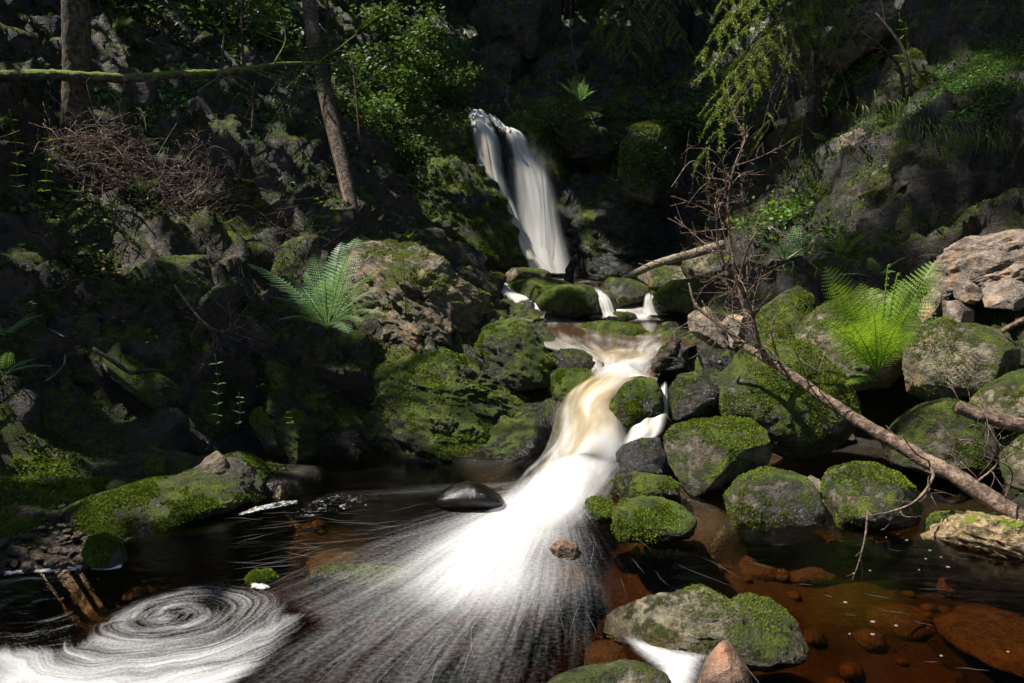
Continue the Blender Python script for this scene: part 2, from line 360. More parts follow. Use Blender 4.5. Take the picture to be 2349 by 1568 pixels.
M['swirl'] = foam_mat('foam_swirl', 15, .9, .22, .82, warp=.7, fine=(90, 90), finew=.25, opac=.8)
M['swirl2'] = foam_mat('faint_foam_swirl', 15, .9, .42, .8, warp=.9, fine=(90, 90), finew=.25, opac=.75)
M['froth'] = foam_mat('froth', 9, 9, .35, .75, warp=1.5, fine=(60, 60), finew=.5)
def strand_mat():
    t = NT('foam_strand'); d = t.n('BsdfDiffuse'); t.set(d.inputs[0], (.75, .74, .72))
    return t.done(t.mix(.16, t.n('BsdfTransparent').outputs[0], d.outputs[0]))
M['strand'] = strand_mat()

# ------------------------------------------------------------------ terrain: one height field through surveyed points
S = []
def sv(*L):
    for u, v, Y in L: S.append(at(u, v, Y))
sw = [(-1.5,3,-.3),(-.5,3,-.42),(.5,3,-.45),(1.5,3,-.38),(0,4,-.35),(1,3.7,-.3),(-1,4,-.22),(2,3,-.34),(0,2,-.45),(1.3,2,-.4),(-1.2,2.3,-.35),(2.5,2.5,-.36),
      (0,1,-.45),(-2,1.5,-.35),(2.6,1.2,-.3),(-2.4,2.4,-.2),(0,-1.5,-.3),(-3.6,2.2,.5),(3.6,2.4,.3),(-12,8,9),(-12,15,13),(12,8,8.5),(12,15,12),(0,25,9.5),(-8,25,12),(8,25,12),
      (-6.5,3,3),(6,3,2.2),(-6,0,2),(6,0,1.8),(-4,-3,.8),(4,-3,.8),(0,32,12),(-14,30,15),(14,30,15),(-7.5,5,4.2),(7,5.5,3)]
S += [np.array(p, float) for p in sw]
for u, v in ((0,1310),(200,1300),(400,1230),(560,1180),(735,1135),(760,1085),(1000,1085),(1200,1085),(1600,1230),(1750,1200),(1900,1195),(2100,1205),(2349,1240)): S.append(on(u, v, -.02))
sv((100,1170,3.9),(0,1000,4.6),(200,1010,4.9),(0,800,5.2),(300,870,5.6),(100,650,6.2),(300,610,7),(550,580,7.4),(450,490,8),(250,420,8.2),(50,450,7.5),(175,285,8.3),(30,300,8),
   (600,400,9.5),(700,300,11),(300,200,10.5),(100,100,11),(400,50,12),(600,100,13),(750,150,14),(850,350,12.5),(900,450,12),(800,490,9.5),(700,540,8.5),(900,250,15),(980,150,18),
   (1070,280,14.9),(1190,310,14.7),(1010,240,17.5),(1130,615,13.5),(1260,645,13),(1400,640,13.3),(1550,630,13),(1640,570,12),(1300,450,14.2),(1450,450,14.2),(1200,470,14.3),
   (1300,330,15),(1450,320,15),(1250,240,15.5),(1350,240,15.5),(1500,250,15.5),(1600,300,14.5),(1600,150,17),(1350,100,17.5),(1200,150,17),(1100,200,17),
   (1700,500,10.5),(1750,620,8.5),(1800,450,9.5),(1900,400,9),(2000,300,8.8),(2100,300,8),(2200,320,7.4),(2100,450,7.8),(2250,500,7.2),(2200,620,6.9),(2000,560,8),(1900,620,7.8),
   (2340,150,8.5),(2200,100,9.5),(2050,60,11),(1900,150,12),(1850,300,11),(1750,200,14),(2300,920,4.8),(2200,1020,4.4),(2100,1100,4.3),(2349,1170,3.8),(1950,1080,4.8),(1750,1100,4.6),
   (2349,780,5.6),(2050,930,5.3),(1900,880,6),(1700,800,6.8),(1600,820,6.6),(1330,1030,4.9),(1400,910,5.8),(1380,785,7.6),(1350,710,9.5),(1300,672,11),
   (950,960,5.9),(850,760,6.8),(1100,860,6.6),(1000,720,8),(1150,720,9),(700,900,6))
S = np.array(S)
def tps_fit(XY, z, lam=.02):
    d = np.linalg.norm(XY[:, None]-XY[None], axis=2); K = d  # biharmonic in 1-D sense: linear kernel keeps slopes from ringing
    n = len(XY); A = np.zeros((n+3, n+3)); A[:n, :n] = -K+lam*np.eye(n); A[:n, n:] = np.c_[np.ones(n), XY]; A[n:, :n] = A[:n, n:].T
    return np.linalg.solve(A, np.r_[z, 0, 0, 0])
def sdf(Q, P):
    """Signed distance to a polygon, positive inside."""
    d = np.full(len(Q), 1e9); ins = np.zeros(len(Q), bool)
    for i in range(len(P)):
        a, b = P[i], P[(i+1) % len(P)]; e = b-a; w_ = Q-a; t = np.clip((w_@e)/(e@e+1e-12), 0, 1)
        d = np.minimum(d, np.hypot(*(w_-t[:, None]*e).T))
        c = ((a[1] > Q[:, 1]) != (b[1] > Q[:, 1])); xx = a[0]+(Q[:, 1]-a[1])/(b[1]-a[1]+1e-12)*(b[0]-a[0]); ins ^= c & (Q[:, 0] < xx)
    return np.where(ins, d, -d)
TW = tps_fit(S[:, :2], S[:, 2], .06)
POOL = np.array([on(u, v)[:2] for u, v in ((-200,1335),(0,1308),(170,1275),(370,1190),(540,1130),(720,1095),(760,1062),(1000,1062),(1250,1062),(1420,1090),(1480,1120),(1500,1180),(1600,1195),(1750,1155),(1900,1145),(2100,1160),(2349,1205),(2600,1250))]+[np.array((3.4, .3)), np.array((-3.4, .3))])
BY = (4.2, 4.8, 5.2, 5.8, 6.5, 7.5, 9, 10, 13.4); BX = (.42, .45, .6, .85, 1.05, 1.15, 1.2, 1.2, 1.0); BW = (.5, .33, .33, .5, .6, 1.0, 1.3, 1.5, 1.3); BZ = (-.45, -.3, -.08, .2, .38, .48, .55, .74, .85)
def ground(XY):
    XY = np.atleast_2d(XY).astype(float); out = np.empty(len(XY))
    for k in range(0, len(XY), 20000):
        q = XY[k:k+20000]; d = np.sqrt(((q[:, None]-S[None, :, :2])**2).sum(2)+.02)
        z = -d@TW[:-3]+TW[-3]+q@TW[-2:]
        y = q[:, 1]; a = np.abs(q[:, 0]-np.interp(y, BY, BX))-np.interp(y, BY, BW)      # the stream has cut its channel
        z = np.where((y > 4.2) & (y < 13.5), np.minimum(z, np.interp(y, BY, BZ)+np.maximum(0, a)*1.4), z)
        sd = sdf(q, POOL); z = np.where(sd > 0, np.minimum(z, -np.minimum(.05+sd*2.4, .27+np.minimum(sd, 1.2)*.28)), z)
        x = q[:, 0]; z = z-.4*sstep(1.2, 1.9, x)*sstep(3.75, 4.3, y)*sstep(7.2, 6.2, y)*sstep(5.2, 3.8, x)
        z = z-.45*sstep(-2.7, -2.2, x)*sstep(-.8, -1.3, x)*sstep(4.8, 5.2, y)*sstep(6.4, 6.0, y)
        out[k:k+20000] = z
    return out
def gz(x, y): return float(ground([(x, y)])[0])
def patch(name, x0, x1, y0, y1, step, mat):
    xs = np.arange(x0, x1+step*1.5, step); ys = np.arange(y0, y1+step*1.5, step)
    X, Y = np.meshgrid(xs, ys, indexing='ij'); Q = np.stack((X.ravel(), Y.ravel()), 1); z = ground(Q); e = .12
    N = unit(np.c_[-(ground(Q+(e, 0))-ground(Q-(e, 0)))/(2*e), -(ground(Q+(0, e))-ground(Q-(0, e)))/(2*e), np.ones(len(Q))])
    V = np.c_[Q, z]; Fc = grid_faces(len(xs), len(ys)); high = sstep(-.05, .35, z)*(1-.75*np.exp(-((Q[:, 0]-1.)/1.3)**2)*(Q[:, 1] < 13.5))
    # leaning strata: ledges that dip down towards the stream, broken and uneven, plus lumps
    tilt = np.where(V[:, 0] < 1, -.6, .6); ph = (V[:, 2]-tilt*V[:, 0])*1.5+.35*V[:, 1]+.9*fbm(V*.9, 3); fr = ph-np.floor(ph)
    q = np.c_[V[:, 0]*.8, V[:, 1]*.8, (V[:, 2]-tilt*V[:, 0])*1.9]
    d = (.26*(fr**2.5-.3)*sstep(1, .94, fr)+.15*ridged(q*1.1, 5, .55)+.14*fbm(V*1.3, 4))*high+.05*fbm(V*4.5, 4, .55)*(.3+high)
    return obj(name, mk(name, V+N*d[:, None], Fc), mat)
for o in (patch('left_bank', -14, -.9, 4.3, 13, .055, M['slope']), patch('left_shore', -14, -.9, -4, 4.3, .07, M['ground']),
          patch('stream_bed', -.9, 2.2, -4, 13, .05, M['bed']),
          patch('right_bank', 2.2, 14, -4, 13, .06, M['gorge']), patch('back_slope', -14, 14, 12.6, 34, .115, M['cliff'])):
    o['kind'] = 'structure'

# ------------------------------------------------------------------ rocks
def outline_rock(poly, Y, thick, seed, lvl=5, bump=.06, fac=0, famt=.7, pw=2.3, lean=.35, ridge=0., tilt=0., freq=1.6, cut=(.55, .85)):
    poly = np.asarray(poly, float); c = (poly.min(0)+poly.max(0))/2
    C = at(c[0], c[1], Y); wv = unit(C-CAM); r = unit(np.cross(wv, (0, 0, 1))); up = np.cross(r, wv)
    D = np.array([ray(u, v) for u, v in poly]); L = (((C-CAM)@wv)/(D@wv))[:, None]*D+CAM-C
    A = np.c_[L@r, L@up]; A = np.vstack((A, A[:1]))
    dense = np.vstack([A[i]+(A[i+1]-A[i])*np.linspace(0, 1, 24, endpoint=False)[:, None] for i in range(len(A)-1)])
    th = np.arctan2(dense[:, 1], dense[:, 0]); rad = np.hypot(dense[:, 0], dense[:, 1]); o = np.argsort(th); th, rad = th[o], rad[o]
    g = np.linspace(-math.pi, math.pi, 181)[:-1]; Rg = np.interp(g, np.r_[th-2*math.pi, th, th+2*math.pi], np.r_[rad, rad, rad])
    Rg = .5*Rg+.25*np.roll(Rg, 1)+.25*np.roll(Rg, -1)
    if lvl == 5 and Rg.mean()/Y < .055: lvl = 4          # small in view: fewer faces
    d, Fc = ico(lvl); t = np.arctan2(d[:, 1], d[:, 0]); Rv = np.interp(t, np.r_[g, math.pi], np.r_[Rg, Rg[0]])
    rho = np.hypot(d[:, 0], d[:, 1]); cph = rho**(2/pw); sph = np.sign(d[:, 2])*np.abs(d[:, 2])**(2/pw)
    size = float(Rg.mean()); rg = np.random.default_rng(seed)
    P = np.c_[Rv*cph*np.cos(t), Rv*cph*np.sin(t), thick*sph]
    for k in range(fac):
        n = unit(np.array((rg.normal(), rg.normal()*.8+.2, abs(rg.normal())*1.0+.45))); h = P@n; q = h.max()*rg.uniform(*cut)
        P = P-n*(np.maximum(0, h-q)*famt)[:, None]
    P[:, 2] -= lean*P[:, 1]
    Q = P/size*freq+seed*3.7; N = unit(P*np.array((1, 1, 1.)))
    disp = bump*(fbm(Q, 4)+.28*fbm(Q*5, 3, .6)+.14*ridged(Q*7, 3, .6))
    if ridge:
        ct, st = math.cos(tilt), math.sin(tilt); q = np.c_[P[:, 0]*ct+P[:, 1]*st, (-P[:, 0]*st+P[:, 1]*ct)*3.2, P[:, 2]]/size*1.5+seed
        disp = disp+ridge*(ridged(q, 4)-.3)
    P = P+N*(disp*size)[:, None]
    W = P[:, :1]*r+P[:, 1:2]*up-P[:, 2:]*wv
    return C, W, Fc, size
def moss_mesh(V, T, n, h, seed, cover=.5, flat=.0):
    """Many small upright blades on the upward, patchy parts of a surface."""
    rg = np.random.default_rng(seed); N, fn = vnormals(V, T); ar = np.linalg.norm(fn, axis=1)
    cen = V[T].mean(1); nz = unit(fn)[:, 2]; m = nz*.4+fbm(cen*2.6+seed, 4)*1.1+fbm(cen*11, 3)*.55
    wgt = ar*sstep(.75-cover, .9-cover, m); s = wgt.sum()
    if s <= 0: return None
    k = rg.choice(len(T), n, p=wgt/s); b = rg.random((n, 2)); b[b.sum(1) > 1] = 1-b[b.sum(1) > 1]
    P = V[T[k, 0]]+(V[T[k, 1]]-V[T[k, 0]])*b[:, :1]+(V[T[k, 2]]-V[T[k, 0]])*b[:, 1:]
    nn = unit(unit(fn)[k]+rg.normal(size=(n, 3))*.55+(0, 0, .25)); sd = unit(np.cross(nn, rg.normal(size=(n, 3))))
    hh = (h*.95*rg.uniform(.4, 1.5, n))[:, None]; P = P-nn*hh*.2
    W = np.stack((P-sd*hh*.42, P+sd*hh*.42, P+nn*hh+sd*hh*rg.normal(size=(n, 1))*.3), 1).reshape(-1, 3)
    return mk('moss', W, np.arange(3*n).reshape(-1, 3), False)
def rock(name, label, cat, mat, poly, Y, thick, seed, moss=0, mh=.014, cover=.5, mm='moss', **k):
    k['fac'] = k.get('fac', 0)+2; k['bump'] = k.get('bump', .06)*1.15
    C, W, T, size = outline_rock(poly, Y, thick, seed, **k)
    o = tag(obj(name, mk(name, W, T), M[mat], loc=C), label, cat)
    if moss:
        me = moss_mesh(W, T, int(moss*1.6), mh, seed, cover)
        if me: m = obj('moss', me, M[mm], o); m['kind'] = 'stuff'
    return o
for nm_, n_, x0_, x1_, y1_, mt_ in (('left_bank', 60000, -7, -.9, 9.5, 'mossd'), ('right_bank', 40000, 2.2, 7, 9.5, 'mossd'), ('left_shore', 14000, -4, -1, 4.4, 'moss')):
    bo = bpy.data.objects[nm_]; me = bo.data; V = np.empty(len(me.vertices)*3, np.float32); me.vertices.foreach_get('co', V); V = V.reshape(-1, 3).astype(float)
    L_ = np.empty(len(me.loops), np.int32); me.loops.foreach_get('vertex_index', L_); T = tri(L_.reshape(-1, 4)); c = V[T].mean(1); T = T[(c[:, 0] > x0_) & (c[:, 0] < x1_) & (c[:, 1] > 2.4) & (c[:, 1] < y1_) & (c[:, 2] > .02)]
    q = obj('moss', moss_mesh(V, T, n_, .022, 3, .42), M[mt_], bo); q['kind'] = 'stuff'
B = 'boulder'; K = 'rock'
def el(u0, v0, u1, v1, n=12, k=2.4, seed=0):
    """A rounded outline filling a box of the picture."""
    a = np.linspace(0, 2*math.pi, n, endpoint=False); c, s = np.cos(a), np.sin(a); j = 1+.05*np.sin(a*3+seed)+.04*np.cos(a*5+seed*2)
    return np.c_[(u0+u1)/2+(u1-u0)/2*np.sign(c)*np.abs(c)**(2/k)*j, (v0+v1)/2+(v1-v0)/2*np.sign(s)*np.abs(s)**(2/k)*j]

# the pool's own rocks
rock('pool_boulder','two-humped boulder with yellow-green moss standing in the brown pool',B,'mossy_tan',[(1378,1445),(1395,1405),(1440,1385),(1500,1372),(1570,1360),(1625,1357),(1655,1370),(1672,1388),(1692,1366),(1730,1360),(1790,1373),(1830,1400),(1857,1440),(1872,1490),(1840,1520),(1760,1535),(1700,1530),(1620,1520),(1520,1510),(1430,1480)],2.66,.2,1,2500,.008,.35,fac=4,bump=.07,ridge=.04)
rock('red_stone','pointed reddish stone rising from the water in front of the two-humped boulder',K,'red',[(1590,1590),(1620,1510),(1650,1475),(1672,1466),(1692,1480),(1722,1530),(1745,1610),(1670,1650),(1600,1640)],2.3,.1,2,lvl=4,fac=5,bump=.04)
rock('low_boulder','rounded olive-grey boulder beside the pointed reddish stone at the pool edge',B,'mossy_tan',[(1235,1580),(1290,1540),(1350,1521),(1420,1513),(1475,1518),(1525,1545),(1550,1590),(1500,1660),(1300,1660)],2.25,.2,3,fac=3,bump=.05)
rock('wet_stone','smooth glossy black stone alone in the foaming pool',K,'black',[(998,1150),(1012,1128),(1040,1110),(1075,1103),(1110,1111),(1145,1133),(1163,1158),(1135,1172),(1060,1172),(1005,1165)],4.1,.17,4,bump=.03,fac=-2)
rock('orange_stone','small rusty orange stone breaking the surface beside the foam fan',K,'red',[(1262,1262),(1275,1240),(1300,1234),(1322,1245),(1332,1268),(1325,1290),(1290,1295)],3.36,.07,5,lvl=4,fac=3,bump=.08)
rock('mossy_block','low dark block thick with moss at the right edge of the foam',K,'wetmoss',[(1405,1215),(1412,1170),(1425,1148),(1470,1140),(1520,1140),(1550,1155),(1590,1180),(1598,1210),(1580,1235),(1500,1248),(1420,1238)],3.72,.22,6,3500,.012,.65,fac=5,bump=.09)
rock('flat_slab','flat wet slab crusted with moss just below the leaning angular boulder',K,'wetmoss',[(1390,1108),(1420,1092),(1470,1086),(1530,1092),(1562,1110),(1560,1150),(1500,1160),(1420,1145)],4.25,.2,7,2500,.012,.55,fac=4,bump=.07)
rock('small_wet_rock','small wet mossy rock where the white chute meets the pool',K,'wetmoss',[(1335,1165),(1345,1145),(1375,1138),(1405,1150),(1415,1180),(1400,1202),(1360,1200)],3.95,.12,8,1200,.01,.45,lvl=4,fac=3,bump=.09)
rock('angular_boulder','angular grey boulder with a bright mossy top leaning over the pool',B,'mossy',[(1510,1040),(1515,1000),(1550,970),(1600,948),(1640,940),(1672,926),(1700,935),(1740,938),(1760,975),(1772,1040),(1762,1085),(1700,1100),(1640,1125),(1590,1135),(1550,1095)],4.4,.36,9,6000,.013,.55,fac=9,famt=.95,bump=.045,lean=.2,cut=(.42, .72))
rock('wet_boulder','dark brown wet boulder at the foot of the silky cascade',B,'wet',[(1398,1080),(1405,1050),(1430,1020),(1470,1005),(1515,1005),(1530,1050),(1525,1100),(1470,1110),(1410,1095)],4.65,.2,10,fac=4,bump=.06)
rock('round_boulder','round dark boulder with brown wet top beside the cascade head',B,'wetmoss',[(1393,940),(1405,915),(1432,880),(1465,864),(1498,868),(1520,900),(1525,940),(1505,975),(1450,982),(1405,970)],5.15,.24,11,2500,.011,.4,bump=.05,fac=2)
rock('glossy_boulder','rounded grey boulder with a wet sheen left of the largest mossy boulder',B,'wet',[(1525,935),(1535,890),(1560,858),(1610,845),(1660,842),(1690,880),(1680,950),(1600,975),(1545,970)],5.2,.3,12,1200,.01,.25,bump=.05,fac=3)
rock('great_boulder','largest boulder, domed and patched with moss, under the fallen dead tree',B,'mossy',[(1638,900),(1650,860),(1690,818),(1730,790),(1780,775),(1840,772),(1880,790),(1910,830),(1950,870),(1973,915),(1970,980),(1950,1030),(1880,1062),(1800,1045),(1700,1000),(1650,960)],5.05,.5,13,12000,.014,.5,fac=5,bump=.045,lean=.3)
rock('shaded_boulder','mossy boulder half in the shadow of the angular boulder at the waterline',B,'mossy',[(1660,1140),(1700,1090),(1760,1066),(1810,1066),(1850,1090),(1878,1130),(1892,1180),(1880,1215),(1780,1225),(1690,1210)],4.05,.28,14,5000,.011,.55,bump=.04,fac=2)
rock('grey_shard','pale grey stone shard wedged between two mossy boulders',K,'pale',[(1842,1105),(1858,1090),(1880,1098),(1893,1130),(1885,1148),(1862,1140)],4.25,.05,15,lvl=4,fac=5,bump=.05)
rock('egg_boulder','smooth egg-shaped mossy boulder standing at the water below the dead trunk',B,'mossy',[(1880,1150),(1880,1110),(1905,1075),(1960,1060),(2010,1063),(2060,1085),(2100,1120),(2118,1165),(2105,1205),(2000,1225),(1910,1210)],4.0,.3,16,6500,.012,.55,bump=.03,fac=1)
rock('dappled_boulder','dark rounded boulder in shade behind the dead trunk, faintly mossy',B,'half',[(2018,1010),(2040,965),(2100,925),(2170,912),(2240,930),(2285,980),(2290,1040),(2260,1080),(2150,1100),(2050,1070)],4.75,.35,17,4500,.011,.4,mm='mossd',bump=.04,fac=2)
rock('fern_shadow_boulder','broad tan boulder carrying the shadow of the bright fern',B,'mossy_tan',[(2068,830),(2075,780),(2110,745),(2170,728),(2200,740),(2260,745),(2320,760),(2352,800),(2345,860),(2250,900),(2150,930),(2085,900)],5.3,.4,18,3500,.011,.35,bump=.045,fac=4,lean=.2)
rock('leaning_boulder','pale mossy boulder leaning behind the bright fern',B,'mossy_tan',[(1808,760),(1830,720),(1880,675),(1950,655),(2010,660),(2070,690),(2110,740),(2110,820),(2040,890),(1930,890),(1850,850),(1815,800)],5.95,.4,19,4000,.012,.35,bump=.05,fac=4)
rock('green_boulder','bright green mossy boulder behind the largest boulder',B,'mossy',[(1728,740),(1745,700),(1790,668),(1830,660),(1865,680),(1875,730),(1860,790),(1790,810),(1735,790)],6.6,.35,20,4000,.014,.6,fac=4,bump=.05)
rock('green_wedge','wedge-shaped green rock with a sharp crest in front of the green boulder',K,'mossy',[(1740,800),(1760,755),(1800,710),(1825,700),(1845,730),(1850,780),(1830,820),(1770,830)],6.2,.2,21,2500,.012,.6,lvl=4,fac=6,bump=.04)
rock('rust_boulder','large rough reddish-brown boulder on top of the right bank',B,'rust',[(2122,650),(2140,610),(2170,575),(2230,548),(2300,535),(2380,530),(2440,560),(2450,640),(2400,690),(2300,680),(2220,660),(2150,690)],6.25,.55,22,fac=7,famt=.8,bump=.07,ridge=.05,tilt=.3)
for i, (pl, Y, lb) in enumerate((([(2178,645),(2205,630),(2240,640),(2260,680),(2235,700),(2190,690)],5.75,'small pointed reddish stone on the broken heap under the rough boulder'),
    ([(2232,655),(2290,640),(2350,640),(2390,680),(2340,715),(2260,705)],5.8,'long reddish stone resting under the rough reddish-brown boulder'),
    ([(2150,690),(2200,690),(2250,710),(2260,745),(2200,760),(2140,740)],5.7,'flat reddish stone at the bottom of the broken heap'),
    ([(2105,680),(2140,655),(2170,680),(2175,730),(2130,760),(2105,740)],5.95,'upright reddish-brown stone at the left of the broken heap'))):
    rock('heap_stone', lb, K, 'rust', pl, Y, .13, 30+i, lvl=4, fac=8, famt=.95, bump=.05, cut=(.35, .65))
rock('white_patched_rock','pale lichen-patched rock above the broken log stub',K,'mossy_tan',[(2218,905),(2250,870),(2300,850),(2380,845),(2420,900),(2380,970),(2290,985),(2235,950)],4.75,.25,35,2000,.01,.3,fac=5,bump=.06)
rock('pale_edge_rock','pale yellowish rock beside the dead trunk and spruce twigs',K,'mossy_tan',[(2283,1040),(2300,1005),(2340,990),(2400,1000),(2420,1080),(2380,1130),(2310,1120)],4.0,.2,36,1200,.01,.3,fac=4,bump=.05)
rock('low_moss_rock','flat rock with a green moss cap behind the weathered log',K,'mossy',[(2120,1195),(2145,1176),(2200,1172),(2260,1185),(2290,1215),(2200,1250),(2125,1240)],3.75,.16,37,1500,.01,.6,lvl=4,bump=.05)
# broken pale slabs by the stream
for i, (pl, Y, mt, lb) in enumerate((([(1553,750),(1575,712),(1615,700),(1660,730),(1690,770),(1650,810),(1590,800)],6.5,'pale','pale broken slab with sharp edges beside the stream'),
    ([(1640,735),(1680,700),(1720,730),(1735,790),(1690,810),(1650,790)],6.6,'pale','pale slab fragment leaning against the green wedge rock'),
    ([(1590,815),(1630,800),(1690,805),(1705,835),(1660,858),(1600,850)],6.1,'wet','shiny wet grey rock under the pale broken slabs'),
    ([(1478,830),(1500,795),(1540,775),(1575,800),(1580,850),(1530,868),(1485,855)],6.3,'wet','dark wet rock under the rotten root at the stream edge'))):
    rock('stream_rock', lb, K, mt, pl, Y, .2, 40+i, fac=9, famt=.97, bump=.04, ridge=.05, lvl=5, cut=(.3, .62))
# upper stream boulders
up_ = [((1018,602,1128,652),11.2,'mossy','bright green cushion-like boulder left of the waterfall foot',2500,.7),
 ((1155,614,1268,660),11.4,'mossy_tan','yellow-green rounded boulder before the waterfall foot',1800,.6),
 ((1142,638,1325,708),9.9,'wetmoss','broad flat brown boulder washed by the upper stream',2200,.35),
 ((1233,652,1385,730),9.0,'wetmoss','dark speckled mossy boulder in the middle of the upper stream',3500,.6),
 ((1362,668,1415,728),9.2,'wetmoss','small wet brown boulder with a thin spill over it',0,.3),
 ((1374,634,1492,716),9.7,'half','domed grey-brown boulder with a green patch in the upper stream',2000,.35),
 ((1455,610,1618,672),10.4,'mossy_tan','smooth tan boulder at the end of the pale dry log',1500,.35),
 ((1498,640,1700,732),8.9,'wetmoss','large dark boulder below the smooth tan boulder',3000,.4),
 ((1298,738,1485,794),8.05,'wetmoss','low dark mossy boulder parting the stream',3500,.6),
 ((1388,716,1462,742),8.9,'mossy','little green mossy stone awash above the low dark boulder',900,.6),
 ((1088,624,1165,668),10.6,'half','brown stone between the cushion boulder and the stream',600,.2),
 ((1508,738,1562,772),7.8,'wet','small black rock at the right edge of the stream',0,.3),
 ((1560,578,1660,650),9.6,'mossy_tan','mossy tan rock leaning under the pale dry log',1500,.5),
 ((1250,798,1368,880),6.3,'wet','dark wet rock left of the cascade head',500,.3),
 ((1250,845,1372,925),5.9,'wetmoss','green and black wet rock at the foot of the big outcrop',2500,.5),
 ((1665,600,1790,690),8.2,'half','dim grey boulder behind the dead spruce top',1500,.45)]
for i, (bx_, Y, mt, lb, nm, cv) in enumerate(up_):
    wd = (bx_[2]-bx_[0])/F*Y
    rock('stream_boulder', lb, B, mt, el(*bx_, seed=i*1.7), Y, wd*.42, 50+i, nm, .013, cv, fac=3, bump=.05, lvl=5 if wd > .85 else 4)
# the big outcrop on the left bank
rock('outcrop','brown rock outcrop sloping down to the upper stream, mossy below','rock outcrop','brown',[(690,650),(700,570),(735,522),(780,503),(835,520),(900,545),(980,572),(1015,602),(1040,640),(1100,662),(1180,702),(1230,752),(1258,805),(1262,880),(1180,890),(1050,860),(900,820),(770,760)],6.9,.75,70,9000,.016,.2,lvl=6,fac=9,bump=.1,ridge=.1,famt=.92,cut=(.45, .78),tilt=-.45,lean=.5)
rock('mossy_ledge','long dark mossy rock ledge under the brown outcrop','rock outcrop','outcrop',[(800,880),(830,800),(900,780),(1000,800),(1100,830),(1200,860),(1270,900),(1296,950),(1290,1010),(1180,1010),(1050,985),(900,960)],5.9,.6,71,12000,.014,.4,lvl=6,fac=9,bump=.1,ridge=.1,famt=.92,cut=(.45, .78),tilt=-.35,lean=.5)
rock('mossy_ledge','lowest dark mossy rock ledge reaching into the pool beside the chute','rock outcrop','outcrop',[(760,1050),(800,960),(870,910),(960,900),(1080,930),(1180,970),(1262,1000),(1282,1030),(1268,1085),(1200,1110),(1000,1110),(850,1110),(770,1100)],5.25,.45,72,12000,.013,.4,lvl=6,fac=9,bump=.1,ridge=.1,famt=.92,cut=(.45, .78),tilt=-.35,lean=.5)
rock('mossy_rock','dark bulging mossy knob on the right end of the brown outcrop',K,'outcrop',[(1090,800),(1120,745),(1180,725),(1230,760),(1258,820),(1255,880),(1190,895),(1110,870)],6.15,.4,73,6000,.014,.45,fac=4,bump=.08,ridge=.06,tilt=-.4)
rock('shade_wall','dark undercut rock wall below the large fern','rock outcrop','outcrop',[(590,940),(620,800),(700,760),(800,780),(850,860),(860,1000),(820,1110),(700,1120),(620,1050)],6.15,.5,74,5000,.014,.3,mm='mossd',fac=5,bump=.09,ridge=.06,tilt=-.5)
# leaning slabs of the left bank
for i, (pl, Y, th, mt, mo, lb) in enumerate((
 ([(460,520),(500,490),(560,488),(620,530),(645,600),(630,640),(560,600),(500,560)],7.5,.3,'slab',1500,'brown slab sloping toward the large fern, moss along one edge'),
 ([(395,560),(420,540),(515,545),(522,590),(500,615),(410,600)],7.3,.25,'slab',800,'square-edged dark block behind the pale angular block'),
 ([(350,640),(365,585),(400,572),(490,580),(515,620),(520,690),(470,730),(380,720)],6.6,.3,'slab',600,'pale angular block above the spray of dead spruce twigs'),
 ([(155,770),(200,748),(260,800),(340,850),(420,890),(470,950),(475,985),(430,985),(340,930),(250,860),(170,810)],5.3,.16,'slab',2000,'long narrow slab slanting down the dark bank'),
 ([(560,910),(590,920),(620,970),(640,1030),(650,1070),(620,1060),(590,1010),(562,960)],5.0,.12,'slab',800,'narrow leaning slab behind the leafy sprig by the water'),
 ([(622,930),(650,905),(690,940),(720,1000),(745,1080),(720,1110),(670,1090),(630,1010)],5.0,.2,'outcrop',1800,'tapering mossy slab leaning into the pool corner'),
 ([(230,600),(280,570),(340,590),(360,650),(330,740),(260,740),(220,680)],6.7,.3,'outcrop',600,'dark brown rock face left of the pale angular block'),
 ([(640,560),(690,520),(730,540),(735,620),(700,700),(650,690),(625,620)],7.2,.3,'slab',800,'brown broken rock between the sloping slab and the outcrop'))):
    rock('bank_slab', lb, 'slab', mt, pl, Y, th, 80+i, mo, .012, .35, fac=7, famt=.95, bump=.045, ridge=.06, tilt=-.6, cut=(.35, .68))
rock('mossy_tongue','low mossy rock tongue running along the pool to a point','rock','half',[(125,1185),(150,1160),(230,1130),(330,1105),(420,1085),(500,1050),(560,1030),(600,1045),(660,1085),(742,1132),(700,1150),(600,1165),(520,1185),(430,1215),(350,1250),(260,1265),(170,1240)],4.15,.34,90,14000,.013,.55,lvl=6,fac=4,bump=.06,lean=.7)
rock('mossy_slope_rock','broad dark rock with yellow-green moss behind the mossy tongue','rock','half',[(-60,1180),(-60,1030),(40,1000),(150,1000),(250,1020),(330,1070),(300,1120),(180,1160),(60,1190)],4.6,.4,91,8000,.013,.45,lvl=5,fac=3,bump=.06,lean=.7)
rock('perched_stone','small triangular brown stone perched on the mossy tongue','stone','brown',[(452,1075),(470,1050),(497,1033),(518,1050),(527,1085),(500,1100),(465,1092)],4.25,.09,92,lvl=4,fac=5,bump=.05)
rock('moss_clump','small round stone wholly covered in moss at the pebble shore','stone','mossy',[(190,1270),(205,1235),(240,1225),(280,1245),(295,1285),(270,1308),(210,1302)],3.3,.13,93,3000,.012,.8,lvl=4,bump=.06)
rock('shelf_rock','dark square rock behind the perched triangular stone','rock','outcrop',[(315,1085),(340,1060),(385,1045),(400,1075),(385,1105),(330,1110)],4.5,.12,94,500,.011,.3,lvl=4,fac=5,bump=.05)
rock('grey_stone','smooth grey stone lying against the mossy tongue','stone','half',[(240,1115),(262,1100),(295,1105),(302,1130),(270,1145),(242,1135)],4.2,.09,95,lvl=4,bump=.03)
